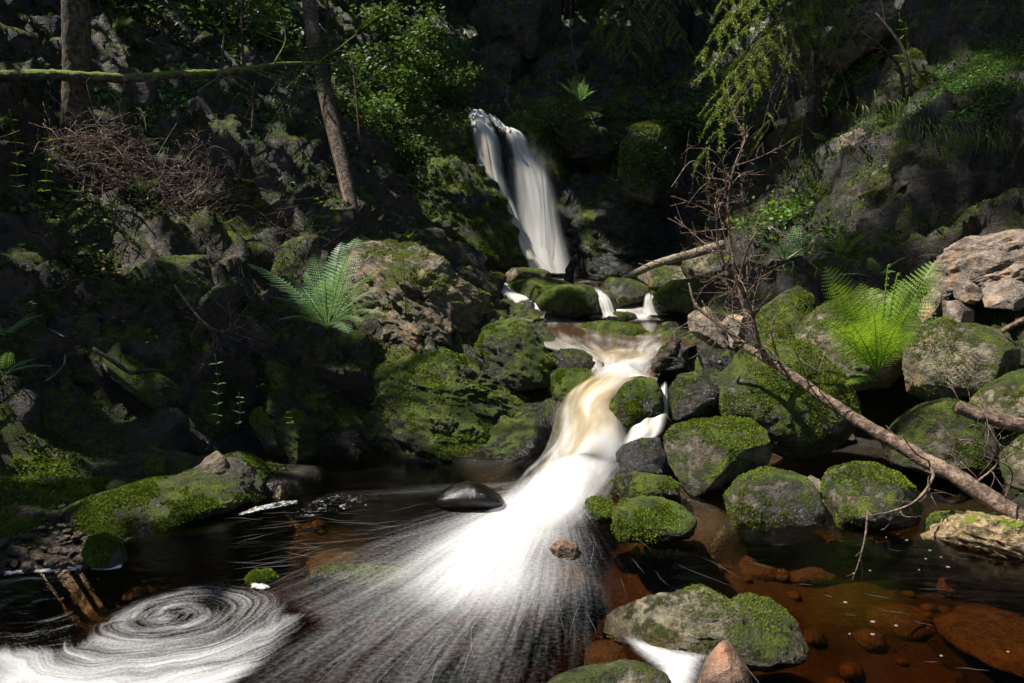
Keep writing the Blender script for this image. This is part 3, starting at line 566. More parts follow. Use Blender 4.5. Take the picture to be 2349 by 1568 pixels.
# crags round the waterfall
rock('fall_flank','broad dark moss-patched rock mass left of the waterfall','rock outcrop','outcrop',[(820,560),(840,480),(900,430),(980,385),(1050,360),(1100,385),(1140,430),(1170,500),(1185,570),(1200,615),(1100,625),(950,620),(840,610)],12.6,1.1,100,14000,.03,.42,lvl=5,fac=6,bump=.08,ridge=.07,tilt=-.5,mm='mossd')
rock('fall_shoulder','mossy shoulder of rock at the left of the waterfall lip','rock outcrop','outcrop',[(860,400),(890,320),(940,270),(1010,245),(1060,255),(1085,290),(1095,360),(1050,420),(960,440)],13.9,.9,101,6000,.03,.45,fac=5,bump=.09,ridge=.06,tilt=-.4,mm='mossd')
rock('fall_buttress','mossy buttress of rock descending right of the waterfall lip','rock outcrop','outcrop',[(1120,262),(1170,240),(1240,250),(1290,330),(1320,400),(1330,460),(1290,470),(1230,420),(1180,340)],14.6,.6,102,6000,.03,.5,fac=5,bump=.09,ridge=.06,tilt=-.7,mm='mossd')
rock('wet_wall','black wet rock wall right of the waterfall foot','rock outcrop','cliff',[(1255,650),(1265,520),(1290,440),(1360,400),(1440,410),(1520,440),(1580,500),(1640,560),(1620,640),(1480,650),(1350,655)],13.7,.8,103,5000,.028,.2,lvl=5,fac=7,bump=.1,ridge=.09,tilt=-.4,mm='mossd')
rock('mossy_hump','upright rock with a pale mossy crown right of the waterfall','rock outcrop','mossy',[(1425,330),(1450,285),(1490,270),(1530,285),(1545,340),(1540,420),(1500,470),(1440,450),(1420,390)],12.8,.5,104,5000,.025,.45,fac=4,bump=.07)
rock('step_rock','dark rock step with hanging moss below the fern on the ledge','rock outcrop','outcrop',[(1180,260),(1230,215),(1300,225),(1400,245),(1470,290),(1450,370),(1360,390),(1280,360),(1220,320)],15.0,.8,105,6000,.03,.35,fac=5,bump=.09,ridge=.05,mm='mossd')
rock('plunge_stone','black rock at the very foot of the waterfall','rock','cliff',[(1150,610),(1165,550),(1195,560),(1215,600),(1235,640),(1190,655),(1150,645)],12.6,.3,106,lvl=4,fac=3,bump=.07)
# blocks of the grey crag above the waterfall
for i, (pl, Y, lb) in enumerate((([(1040,40),(1065,15),(1130,-30),(1250,-60),(1330,-20),(1340,80),(1280,130),(1180,130),(1090,110),(1050,80)],16.2,'jutting grey block forming the top of the crag above the waterfall'),
  ([(1060,110),(1100,80),(1190,95),(1240,140),(1230,190),(1150,190),(1085,165)],16.0,'overhanging grey block in the middle of the crag'),
  ([(1180,120),(1260,90),(1340,110),(1370,170),(1340,220),(1260,225),(1195,190)],16.1,'broad grey block on the right side of the crag'),
  ([(1090,150),(1150,160),(1210,190),(1220,240),(1160,265),(1110,220)],15.7,'lowest narrow block under the overhanging crag'))):
    rock('crag_block', lb, 'rock outcrop', 'crag', pl, Y, .9, 110+i, 1500, .03, .3, mm='mossd', fac=10, famt=.97, bump=.05, ridge=.04, tilt=.4, lvl=4, cut=(.35, .65))
# right slope and cliff
for i, (pl, Y, th, mt, mo, lb) in enumerate((
 ([(1905,340),(1930,310),(2000,285),(2040,300),(2030,340),(1960,365),(1915,370)],8.6,.3,'rust',600,'sunlit pinkish rock at the lip of the dark hollow'),
 ([(1800,440),(1850,380),(1920,350),(1990,350),(2000,410),(1940,450),(1860,480),(1810,490)],8.9,.4,'mossy_tan',3500,'brown rock with moss on the slope under the dark hollow'),
 ([(1900,470),(1960,420),(2040,380),(2090,400),(2070,460),(1990,500),(1920,510)],8.1,.35,'brown',1500,'leaning brown slab below the sunlit pinkish rock'),
 ([(1720,520),(1760,470),(1830,450),(1850,500),(1810,560),(1740,580)],9.4,.4,'mossy_tan',2500,'mossy tan rock behind the dead spruce top'),
 ([(2040,330),(2060,250),(2110,230),(2150,300),(2160,420),(2140,560),(2080,560),(2050,450)],7.7,.4,'gorge',1500,'dark cliff face beside the dark hollow'),
 ([(2130,560),(2140,380),(2200,300),(2300,300),(2420,320),(2450,450),(2430,600),(2300,640),(2190,640)],7.3,.6,'gorge',2000,'tall black cliff wall above the rough reddish-brown boulder'),
 ([(2040,500),(2075,430),(2110,440),(2125,540),(2110,640),(2060,640),(2040,580)],7.3,.2,'crag',300,'narrow grey rock column with pale edges at the cliff foot'),
 ([(1870,130),(1890,60),(1980,-40),(2080,-40),(2030,80),(1960,140),(1900,190)],10.2,.5,'brown',2500,'slanting grassy rock rib above the dark hollow'),
 ([(2010,230),(2030,130),(2090,100),(2140,160),(2120,260),(2060,290)],8.6,.35,'mossy',3000,'moss-hung rock pillar at the right of the dark hollow'),
 ([(1850,640),(1870,600),(1950,590),(2040,610),(2080,660),(1980,680),(1880,680)],7.2,.3,'half',1500,'dim mossy rock between the ferns and the leaning boulder'))):
    rock('slope_rock', lb, 'rock', mt, pl, Y, th, 120+i, mo, .018, .4, fac=9, famt=.95, bump=.07, ridge=.07, tilt=.6, lvl=5 if i < 5 else 4, cut=(.4, .7))
# dim slabs of the upper left crag
for i, (pl, Y, lb) in enumerate((([(255,60),(275,25),(310,50),(335,90),(330,112),(300,100)],10.6,'thin tan rock flake on the dark upper slope'),
 ([(215,330),(230,240),(280,200),(310,260),(330,330),(290,350)],8.9,'pointed mossy slab beside the upright trunk'),
 ([(0,120),(60,40),(140,30),(160,110),(110,180),(20,190)],10.4,'dark layered crag left of the upright trunk'),
 ([(330,330),(380,230),(500,210),(590,260),(620,350),(540,400),(400,400)],9.8,'big dark rock under the mossy fallen branch'),
 ([(200,150),(260,90),(340,120),(420,190),(380,240),(260,230)],10.6,'dark slanting crag right of the upright trunk'),
 ([(480,450),(520,410),(580,420),(600,455),(560,480),(490,475)],8.3,'small dark mossy stump-like rock amid the dead twigs'))):
    rock('upper_slab', lb, 'rock', ('slab','outcrop','slope','slope','slope','outcrop')[i], pl, Y, .35, 140+i, 1200, .02, .3, mm='mossd', fac=9, famt=.95, bump=.06, ridge=.08, tilt=-.7, lvl=4, cut=(.35, .65))
# stones on the pool bed, seen through the brown water
for i, (u, v, du, dv, z, lb) in enumerate(((765,1268,60,20,-.05,'pale orange stone just under the surface beside the green weed'),(1290,1300,60,35,-.05,'round orange stone under water beside the small rusty stone'),
  (2300,1435,100,50,-.2,'largest orange stone under water near the right edge of the pool'),(1560,1248,50,14,-.1,'orange flat stone under water by the low dark block'),(1630,1282,40,14,-.1,'orange stone under water right of the low dark block'),
  (1700,1275,40,12,-.12,'orange stone under water off the shaded boulder'),(1740,1296,45,14,-.14,'orange stone under water below the shaded boulder'),(1850,1290,60,20,-.14,'dim orange stone under water off the egg-shaped boulder'),
  (1200,1390,60,30,-.18,'dim reddish stone under the foam fan'),(1560,1330,60,22,-.22,'dim brown stone under water behind the two-humped boulder'),(1395,1480,50,25,-.12,'reddish stone under water left of the two-humped boulder'),
  (1800,1560,90,22,-.08,'flat red stone under water right of the pointed reddish stone'),(380,1320,50,20,-.15,'dim orange stone under water off the mossy clump'),(620,1190,50,14,-.08,'amber stone under water off the mossy tongue'),
  (2070,1400,70,25,-.25,'dim orange stone under water in the middle of the right pool'),(1960,1235,50,12,-.12,'dim brown stone under water by the egg-shaped boulder'),(2130,1290,60,16,-.16,'dim orange stone under water off the weathered log'))):
    z -= .14; C = on(u, v, z); d_ = np.linalg.norm(C-CAM); rx, ry = du*d_/F, dv*d_/F*2.2
    V, T = ico(3); V = V*np.array((rx, ry, .07)); V = V*(1+.14*fbm(V/rx*1.3+i*7, 3))[:, None]
    tag(obj('submerged_stone', mk('submerged_stone', V, T), M['bedstone'], loc=C-np.array((0, 0, .07))), lb, 'stone')
bc = []
for k in range(5):
    V, T = ico(3); V = V*np.array((1, rng.uniform(.7, .95), .55)); bc.append(mk('cobble', V*(1+.13*fbm(V*1.3+k*4, 3))[:, None], T)); bc[-1].materials.append(M['bedstone'])
for k in range(90):
    p = on(rng.uniform(250, 2349), rng.uniform(1200, 1560), -.3)
    if sdf(p[None, :2], POOL)[0] < .1: continue
    sz = rng.uniform(.03, .085); o = obj('bed_cobble', bc[k % 5], loc=(p[0], p[1], gz(p[0], p[1])+sz*.25)); o.scale = (sz,)*3; o.rotation_euler = (rng.uniform(-.3, .3), rng.uniform(-.3, .3), rng.uniform(0, 6.3))
    tag(o, 'dim brown cobble lying on the bottom of the pool', 'stone', 'cobbles on the pool bottom')
rock('weed_bed','green weedy stone barely awash left of the foam fan','stone','mossy',el(700,1262,945,1330,seed=2),3.3,.2,150,3500,.012,.7,bump=.05).location.z -= .085
rock('weedy_stone','small mossy stone with foam gathered at the top of the foam swirl','stone','mossy',[(560,1325),(585,1308),(620,1308),(638,1328),(620,1350),(575,1350)],3.12,.06,151,1500,.01,.7,lvl=4,bump=.06)
# pebbles on the left shore
peb = [(V_, T_) for V_, T_ in (ico(2),)][0]
pm = []
for k in range(6):
    V = peb[0]*np.array((1, rng.uniform(.6, .9), rng.uniform(.45, .7))); V = V*(1+.22*fbm(V*1.4+k*9, 3))[:, None]
    pm.append(mk('pebble', V, peb[1], False)); pm[-1].materials.append(M['pebble'])
for k in range(130):
    u = rng.uniform(0, 225); v = rng.uniform(1175, 1300); s = rng.uniform(.012, .03)*(1.5 if k < 14 else 1)
    if v < 1300-(u*.25)-90 and rng.random() < .7: v += 60
    p = on(u, min(v, 1302), .03); p[2] = max(gz(p[0], p[1]), -.01)+rng.uniform(0, .03)
    o = obj('pebble', pm[k % 6], loc=p); o.scale = (s*1.25, s*1.1, s); o.rotation_euler = rng.uniform(-.5, .5, 2).tolist()+[rng.uniform(0, 6.3)]
    tag(o, ('one of the larger brown pebbles' if k < 14 else 'small brown pebble among others')+' on the small shore beside the mossy tongue', 'pebble', 'pebbles on the left shore')

# angular stones broken off the banks
bm_ = []
for k in range(7):
    V, T = ico(3); rg = np.random.default_rng(900+k); V = V*np.array((1, rg.uniform(.6, .9), rg.uniform(.4, .7)))
    for q in range(7):
        n = unit(rg.normal(size=3)); h = V@n; V = V-n*np.maximum(0, h-h.max()*rg.uniform(.45, .75))[:, None]*.9
    V = V*(1+.1*fbm(V*2.2+k*5, 4))[:, None]; bm_.append((V, T))
MATWORD = {'slab': 'grey-brown', 'outcrop': 'dark mossy', 'half': 'grey', 'brown': 'brown', 'crag': 'dull grey-brown', 'wet': 'smooth black', 'wetmoss': 'green-patched', 'mossy': 'moss-green'}
def stones(label, cat_, group, pts, n, s0, s1, mats, seed, jit):
    rg = np.random.default_rng(seed); A = np.array([at(*p) for p in pts]); done = {}
    for k in range(n):
        p = rg.dirichlet(np.ones(len(A))*.5)@A+rg.normal(size=3)*jit; p[2] = gz(p[0], p[1])+.03; mt = mats[k % len(mats)]; key = (k % 7, mt)
        if key not in done: done[key] = mk('stone', *bm_[k % 7]); done[key].materials.append(M[mt])
        o = obj('broken_stone', done[key], loc=p); sz = rg.uniform(s0, s1); o.scale = (sz, sz, sz); o.rotation_euler = (rg.uniform(-.5, .5), .5+rg.uniform(-.5, .5), rg.uniform(0, 6.3)); tag(o, MATWORD[mt]+' '+label, 'stone', group)
stones('angular stone half sunk in the litter of the left bank', 'stone', 'broken stones on the left bank', [(60,900,5),(250,950,5.1),(350,800,5.7),(100,700,6),(300,600,7),(550,560,7.4),(450,480,8),(200,560,7)], 46, .06, .2, ('slab', 'outcrop', 'half'), 5, .25)
stones('angular stone lying on the sunlit slope under the dark hollow', 'stone', 'broken stones on the right slope', [(1750,560,9.2),(1850,480,9),(1950,420,8.7),(2050,380,8.1),(1850,600,8),(2000,600,7.4),(2100,600,7)], 40, .07, .22, ('brown', 'half', 'crag'), 6, .2)
stones('wet stone wedged at the edge of the rushing stream', 'stone', 'wet stones along the stream', [(1290,830,6.4),(1280,900,5.8),(1560,830,6.6),(1600,700,8.6),(1120,690,9.6),(1540,1080,4.5),(1420,1080,4.6)], 22, .06, .16, ('wet', 'wetmoss'), 7, .12)
stones('angular stone wedged in a gap among the big mossy boulders', 'stone', 'stones between the right boulders', [(2300,930,4.8),(2200,1050,4.4),(2000,930,5.2),(1900,1060,4.7),(2349,1130,3.9),(1700,820,6.3),(2349,780,5.5),(2150,920,4.9)], 34, .06, .18, ('half', 'brown', 'mossy'), 8, .15)

# ------------------------------------------------------------------ water
V = []; xs = np.linspace(-4.6, 3.6, 2); 
def box_mesh(name, x0, x1, y0, y1, z0, z1):
    V = np.array([(x, y, z) for x in (x0, x1) for y in (y0, y1) for z in (z0, z1)], float)
    return mk(name, V, np.array([(0,1,3,2),(4,6,7,5),(0,4,5,1),(2,3,7,6),(0,2,6,4),(1,5,7,3)]), False)
pool = obj('pool_water', box_mesh('pool_water', -4.6, 3.7, -3, 5.3, -1.4, 0), M['pool']); pool['kind'] = 'structure'

def ribbon(st, nl=70, nc=28, bulge=.0, amp=.02, seed=0, freq=3, dens=None, ft=None, settle=False):
    """A sheet of water through cross-sections (left point, right point); uv x across, y along."""
    st = [(np.asarray(a, float), np.asarray(b, float)) for a, b in st]
    Lp = spline([a for a, b in st], nl); Rp = spline([b for a, b in st], nl); s = np.linspace(0, 1, nc)
    V = Lp[:, None]+(Rp-Lp)[:, None]*s[None, :, None]
    T = unit(np.gradient((Lp+Rp)/2, axis=0)); Sd = unit(Rp-Lp); N = unit(np.cross(Sd, T)); N *= np.where((N@np.array((0, -.6, 1)))[:, None] < 0, -1, 1)
    b = bulge*np.sin(math.pi*s)**.7
    tt = np.linspace(0, 1, nl); tp = 1-sstep(.55, .85, tt) if settle else np.ones(nl)      # a sheet that settles lies flat at its foot
    V = V+N[:, None]*b[None, :, None]*tp[:, None, None]
    q = np.stack((np.repeat(s[None]*freq*1.6, nl, 0), np.repeat(tt[:, None]*(ft or freq*.5), nc, 1), np.full((nl, nc), seed*5.1)), -1).reshape(-1, 3)
    V = V.reshape(-1, 3)+np.repeat(N*tp[:, None], nc, 0)*(amp*fbm(q, 2, .35))[:, None]
    uv = np.stack((np.repeat(s[None], nl, 0), np.repeat(tt[:, None], nc, 1)), -1).reshape(-1, 2)
    if dens is None: dn = np.ones(len(V))
    else: dn = np.interp(uv[:, 1], np.linspace(0, 1, len(dens)), dens)
    return V, grid_faces(nl, nc), uv, dn
def water(name, st, mat, parent=None, label=None, cat=None, **k):
    V, Fc, uv, dn = ribbon(st, **k); o = obj(name, mk(name, V, Fc, True, uv, {'dens': dn}), M[mat], parent)
    if label: tag(o, label, cat)
    return o
wf = thing('waterfall', 'silky white waterfall dropping over the dark mossy rocks', 'waterfall', at(1210, 630, 13.2))
def wpart(name, st, mat, **k):
    V, Fc, uv, dn = ribbon(st, **k); o = obj(name, mk(name, V-np.array(wf.location), Fc, True, uv, {'dens': dn}), M[mat], wf); return o
E = lambda ul, ur, v, Y, vr=None: (at(ul, v, Y), at(ur, v if vr is None else vr, Y))
wpart('water_sheet', [E(1070,1120,266,14.0,262), E(1074,1130,285,13.75), E(1082,1150,330,13.5), E(1095,1160,400,13.35), E(1112,1175,450,13.2), E(1135,1195,500,13.0), E(1160,1220,560,12.8), E(1190,1285,632,12.5)], 'fall', bulge=.12, amp=.03, seed=1)
wpart('cream_strand', [E(1086,1116,278,13.6), E(1100,1136,330,13.35), E(1112,1150,400,13.2), E(1130,1168,460,13.05), E(1160,1200,540,12.75), E(1190,1240,600,12.5)], 'fallcream', bulge=.08, amp=.02, seed=2)
wpart('water_sheet', [E(1110,1140,272,14.0), E(1140,1170,300,13.8), E(1155,1205,312,13.6), E(1168,1225,350,13.45), E(1175,1262,400,13.3), E(1180,1285,460,13.15), E(1185,1300,540,12.95), E(1190,1325,632,12.6)], 'fall', bulge=.1, amp=.04, seed=3)
wpart('water_veil', [E(1150,1270,330,13.75), E(1155,1275,430,13.4), E(1165,1285,530,13.1), E(1170,1310,632,12.7)], 'veil', bulge=.05, amp=.03, seed=4)
wpart('water_sheet', [E(1218,1252,372,13.35), E(1222,1265,420,13.2), E(1225,1275,500,13.0), E(1220,1290,628,12.6)], 'veil', bulge=.06, amp=.02, seed=5)
wpart('water_veil', [E(1155,1185,540,12.75), E(1160,1215,580,12.55), E(1180,1240,630,12.4)], 'veil', bulge=.05, amp=.02, seed=6)
water('upper_fall', [E(985,1010,195,17.6), E(1000,1022,220,17.4), E(1008,1022,250,17.2)], 'fall', label='short white fall glimpsed above the main waterfall', cat='waterfall', bulge=.05, nl=20, nc=10)
def flat(name, poly, z, mat, dens=.3, flow=(0, -1), step=.06):
    """A level water surface over a polygon, gently uneven; uv run along the flow."""
    P = np.array([on(u, v, z)[:2] for u, v in poly]); x0, y0 = P.min(0); x1, y1 = P.max(0)
    xs = np.arange(x0, x1+step, step); ys = np.arange(y0, y1+step, step); X, Yy = np.meshgrid(xs, ys, indexing='ij'); Q = np.c_[X.ravel(), Yy.ravel()]
    sd = sdf(Q, P); Fc = grid_faces(len(xs), len(ys)); keep = (sd[Fc] > -.08).any(1)
    f = np.array(flow, float)/np.hypot(*flow); V = np.c_[Q, z+.012*fbm(np.c_[Q*3, np.zeros(len(Q))], 3)]
    uv = np.c_[Q@np.array((-f[1], f[0])), Q@f]; dn = dens(Q) if callable(dens) else np.full(len(Q), dens)
    o = obj(name, mk(name, V, Fc[keep], True, uv, {'dens': dn}), M[mat]); o['kind'] = 'structure'; return o
stn = [(1080,1640,634,13.6,.5),(1085,1620,642,13.0,.75),(1090,1610,652,12.2,.25),(1085,1600,664,11.2,.12),(1090,1600,676,10.4,.2),(1110,1610,694,9.8,.45),(1140,1620,715,9.3,.6),(1170,1630,729,9.0,.75),(1185,1640,742,8.6,.42),(1200,1640,762,7.9,.3),(1225,1610,786,7.2,.45),(1265,1570,802,6.85,.7),(1320,1545,822,6.55,.8),(1340,1520,846,6.25,.8),(1330,1510,868,5.98,.7),(1310,1505,880,5.85,.7)]
V, Fc, uv, dn = ribbon([(at(a, v, Y), at(b, v, Y)) for a, b, v, Y, d_ in stn], 150, 60, .0, .03, 29, 4, [d_ for *_, d_ in stn])
dn = dn*(.75+.5*fbm(V*np.array((1.6, 1.1, 1))+3, 2)); uv = np.c_[uv[:, 0]*2.2, uv[:, 1]*7]
o = obj('stream_water', mk('stream_water', V, Fc, True, uv, {'dens': np.clip(dn, 0, 1)}), M['stream']); o['kind'] = 'structure'
# spills between the upper boulders
sp_ = [([(at(1115,655,10.4),at(1165,652,10.4)),(at(1130,668,10.0),at(1190,672,10.0)),(at(1165,690,9.7),at(1235,690,9.6)),(at(1195,722,9.4),at(1262,722,9.3)),(at(1205,732,9.2),at(1290,732,9.1))],'chute','white water sliding between the flat brown boulder and the outcrop'),
 ([(at(1352,664,9.6),at(1372,664,9.6)),(at(1366,690,9.1),at(1400,686,9.1)),(at(1378,722,8.9),at(1415,722,8.9)),(at(1380,732,8.8),at(1425,732,8.8))],'spill','thin spill over the small wet brown boulder'),
 ([(at(1478,676,9.4),at(1500,676,9.4)),(at(1474,700,9.1),at(1512,700,9.1)),(at(1465,728,8.9),at(1560,728,8.9))],'spill','little white spill beside the domed grey-brown boulder'),
 ([(at(1515,885,5.35),at(1532,885,5.35)),(at(1512,915,5.2),at(1534,915,5.2)),(at(1508,960,5.05),at(1536,960,5.05))],'spill','narrow white spill between the round dark boulder and the wet grey boulder'),
 ([(at(1440,990,4.85),at(1535,950,5.0)),(at(1430,1010,4.75),at(1525,990,4.8)),(at(1420,1040,4.65),at(1500,1015,4.7))],'chute','white water swirling below the round dark boulder')]
for i, (st, mt, lb) in enumerate(sp_): water('stream_spill', st, mt, label=lb, cat='cascade', bulge=.04, amp=.02, seed=20+i, nl=36, nc=18)
# the two lower cascades
water('cascade', [(at(1300,800,6.85),at(1545,800,6.85)),(at(1335,815,6.6),at(1535,812,6.6)),(at(1352,840,6.33),at(1500,835,6.35)),(at(1345,865,6.02),at(1495,858,6.1)),(at(1320,886,5.75),at(1520,878,5.75))],
      'froth_fall', label='silky upper cascade sliding from the middle pool', cat='cascade', bulge=.05, amp=.06, seed=30, freq=1.5, ft=2.5, dens=(0,.5,.9,1,.8))
water('cascade', [(at(1318,878,5.85),at(1510,870,5.9)),(at(1292,900,5.55),at(1475,893,5.6)),(at(1266,945,5.2),at(1440,945,5.25)),(at(1250,1000,4.95),at(1450,995,4.95)),(at(1226,1045,4.8),at(1452,1050,4.7)),(at(1200,1080,4.65),at(1432,1088,4.55)),
      (on(1170,1112,.06),on(1405,1128,.05)),(on(1120,1160,.03),on(1370,1172,.03)),(on(1070,1215,.02),on(1300,1228,.02))],
      'froth_fall', label='silky lower cascade plunging into the brown pool', cat='cascade', bulge=.1, amp=.065, seed=31, nl=110, nc=50, freq=1.3, ft=3.2, settle=True, dens=(.5,1,1,1,1,1,1,.85,.0))

# foam floating on the pool
def foam(name, label, poly, soft, uvf, mat, dfun=None, z=.006, step=.02):
    P = np.array([on(u, v, 0)[:2] for u, v in poly]); x0, y0 = P.min(0)-soft; x1, y1 = P.max(0)+soft
    xs = np.arange(x0, x1+step, step); ys = np.arange(y0, y1+step, step); X, Yy = np.meshgrid(xs, ys, indexing='ij'); Q = np.c_[X.ravel(), Yy.ravel()]
    sd = sdf(Q, P); dn = sstep(-soft*.3, soft, sd)
    if dfun is not None: dn = dn*dfun(Q)
    Fc = grid_faces(len(xs), len(ys)); keep = (dn[Fc] > .005).any(1)
    o = obj(name, mk(name, np.c_[Q, np.full(len(Q), z)], Fc[keep], True, uvf(Q), {'dens': dn}), M[mat]); o['kind'] = 'stuff'
    tag(o, label, 'foam'); return o
FO = on(1290, 1105)[:2]; fa = on(1120, 1265)[:2]
def fan_uv(Q):
    d = Q-FO; r = np.hypot(*d.T); th = np.arctan2(d[:, 1], d[:, 0]); wob = .035*fbm(np.c_[Q*1.1, np.zeros(len(Q))], 2)
    return np.c_[(th % (2*math.pi))+wob*np.clip(r-.4, 0, 2)/(r+.3), r]
jet = np.array([on(u, v)[:2] for u, v in ((1330,1085),(1250,1150),(1160,1215),(1110,1270),(1090,1320))])
def segd(Q, L):
    d = np.full(len(Q), 9.); tb = np.zeros(len(Q))
    for i in range(len(L)-1):
        e = L[i+1]-L[i]; t = np.clip(((Q-L[i])@e)/(e@e), 0, 1); k = np.hypot(*(Q-L[i]-t[:, None]*e).T); m = k < d; d[m] = k[m]; tb[m] = (i+t[m])/(len(L)-1)
    return d, tb
def fan_d(Q):
    d, tb = segd(Q, jet); r = np.hypot(*(Q-jet[3]).T)
    core = np.exp(-(d/(.2+.26*tb))**2)*(1.0-.3*tb)
    v = Q-FO; ang = np.degrees(np.arctan2(v[:, 1], v[:, 0])) % 360; rr = np.hypot(*v.T)
    c = 246; wide = np.exp(-((ang-c)/23.)**2); fan = .8*wide*np.exp(-np.maximum(rr-.9, 0)/1.0)
    left = .3*np.exp(-((ang-192)/9.)**2)*np.exp(-rr/1.6)
    return np.clip(np.maximum(core, np.maximum(fan, left)), 0, 1.3)
foam('foam_fan', 'white fan of foam streaks spreading over the brown pool from the chute', [(1420,1085),(1220,1085),(760,1120),(560,1200),(480,1330),(700,1440),(420,1600),(600,1640),(1600,1640),(1600,1450),(1540,1300),(1480,1200),(1460,1120)], .12, fan_uv, 'fan', fan_d, .008)
sc_ = on(400, 1415)[:2]
def swirl_uv(c, kx=1.35, rot=.25):
    def f(Q):
        d = Q-c; a = d[:, 0]*math.cos(rot)+d[:, 1]*math.sin(rot); b = -d[:, 0]*math.sin(rot)+d[:, 1]*math.cos(rot)
        r = np.hypot(a/kx, b); th = np.arctan2(b, a/kx); wob = .05*fbm(np.c_[Q*3, np.zeros(len(Q))], 3)*np.clip(r*3, 0, 1.5)
        return np.c_[r*1.0+wob+th*.012, np.cos(th)*.6+np.sin(th)*.3+r*.3]
    return f
swp = [(210,1412),(300,1370),(420,1335),(520,1322),(600,1338),(660,1350),(690,1385),(738,1404),(725,1440),(690,1480),(620,1540),(560,1590),(500,1680),(-200,1700),(-200,1480),(60,1470),(180,1460)]
foam('foam_swirl', 'bright swirl of foam turning on the dark pool', swp, .14, swirl_uv(sc_), 'swirl', lambda Q: .34+.14*sstep(.2, .8, np.hypot((Q-sc_)[:, 0]*.7, (Q-sc_)[:, 1]))+.16*sstep(-.1, -.5, (Q-sc_)[:, 1]), .010, .016)
s2 = on(90, 1400)[:2]
foam('faint_swirl', 'faint dark swirl of foam by the pebble shore', [(-150,1320),(60,1310),(210,1308),(290,1345),(240,1400),(215,1440),(230,1500),(-150,1520)], .1, swirl_uv(s2, 1.5, .1), 'swirl2', lambda Q: .4+0*Q[:, 0], .006, .018)
fr_ = [('froth patches drifting past the tip of the mossy tongue',[(640,1190),(690,1150),(760,1130),(850,1135),(870,1165),(780,1185),(690,1200)],.34,.09),
       ('line of froth along the edge of the mossy tongue',[(540,1182),(580,1165),(650,1150),(690,1148),(690,1160),(600,1176),(545,1190)],.5,.03),
       ('froth gathered round the moss-covered stone at the pebbles',[(195,1292),(215,1305),(260,1302),(285,1292),(282,1308),(240,1314),(205,1312)],.85,.015),
       ('white dab of froth behind the weedy stone',[(565,1335),(610,1340),(630,1350),(600,1362),(570,1355)],.6,.03),
       ('froth along the shallow edge of the pebbles',[(0,1312),(100,1306),(190,1296),(230,1300),(160,1318),(60,1322),(0,1330)],.55,.03)]
def rush_uv(Q):
    d = Q-on(1440, 1455)[:2]; return np.c_[(d@np.array((.75, .66)))*.7, d@np.array((.66, -.75))]
foam('rushing_foam', 'white water rushing out under the two-humped boulder past the pointed reddish stone', [(1425,1462),(1480,1470),(1560,1490),(1630,1505),(1615,1545),(1590,1600),(1480,1600),(1500,1540),(1450,1500)], .09, rush_uv, 'fan', lambda Q: .8+0*Q[:, 0], .011, .01)
for lb, pl, dv, sf in fr_: foam('froth', lb, pl, sf, lambda Q: Q*1.0, 'froth', lambda Q, dv=dv: dv+0*Q[:, 0], .009, .01)
# single foam strands: thin wavering lines lying on the water
mb = MB()
def strand(p0, ang, ln, wd, wob, z=.0125):
    n = max(8, int(ln/.03)); t = np.linspace(0, 1, n); a = ang+np.cumsum(rng.normal(0, wob, n)); a = a-(a.mean()-ang)*.5
    P = np.c_[p0[0]+np.cumsum(np.cos(a))*ln/n, p0[1]+np.cumsum(np.sin(a))*ln/n]; T = unit(np.gradient(P, axis=0)); Nn = np.c_[-T[:, 1], T[:, 0]]*(wd*np.sin(math.pi*np.clip(t, .04, .96))[:, None])
    V = np.c_[np.vstack((P-Nn, P+Nn)), np.full(2*n, z)]; i = np.arange(n-1); mb.add(V, np.stack((i, i+1, i+1+n, i+n), 1))
for k in range(120):
    a = R(rng.normal(248, 22)); r0 = rng.uniform(.7, 2.2); strand(FO+r0*np.array((math.cos(a), math.sin(a))), a+rng.normal(0, .12), rng.uniform(.12, .5), rng.uniform(.0004, .001), .07, .0125+k*2e-6)
for k in range(16):
    p = on(rng.uniform(1650, 2349), rng.uniform(1240, 1560)); strand(p, rng.normal(-.25, .35), rng.uniform(.03, .16), rng.uniform(.0005, .0012), .1, .0135+k*2e-6)
for k in range(60):
    p = on(rng.uniform(600, 1000), rng.uniform(1170, 1330)); strand(p, 3.3+rng.normal(0, .2), rng.uniform(.1, .4), rng.uniform(.0006, .0014), .1, .014+k*2e-6)
o = obj('foam_strands', mb.mesh('foam_strands'), M['strand']); o['kind'] = 'stuff'; tag(o, 'thin wavering foam lines trailing across the brown pool', 'foam')
fleck = MB()
V0, T0 = ico(1)
for k in range(18):
    p = on(rng.uniform(1620, 2340), rng.uniform(1200, 1560)); s = rng.uniform(.002, .007); fleck.add(V0*np.array((s*1.6, s, .003))+p+np.array((0, 0, .003)), T0)
o = obj('foam_flecks', fleck.mesh('foam_flecks'), M['strand']); o['kind'] = 'stuff'; tag(o, 'scattered white foam flecks on the right pool', 'foam')

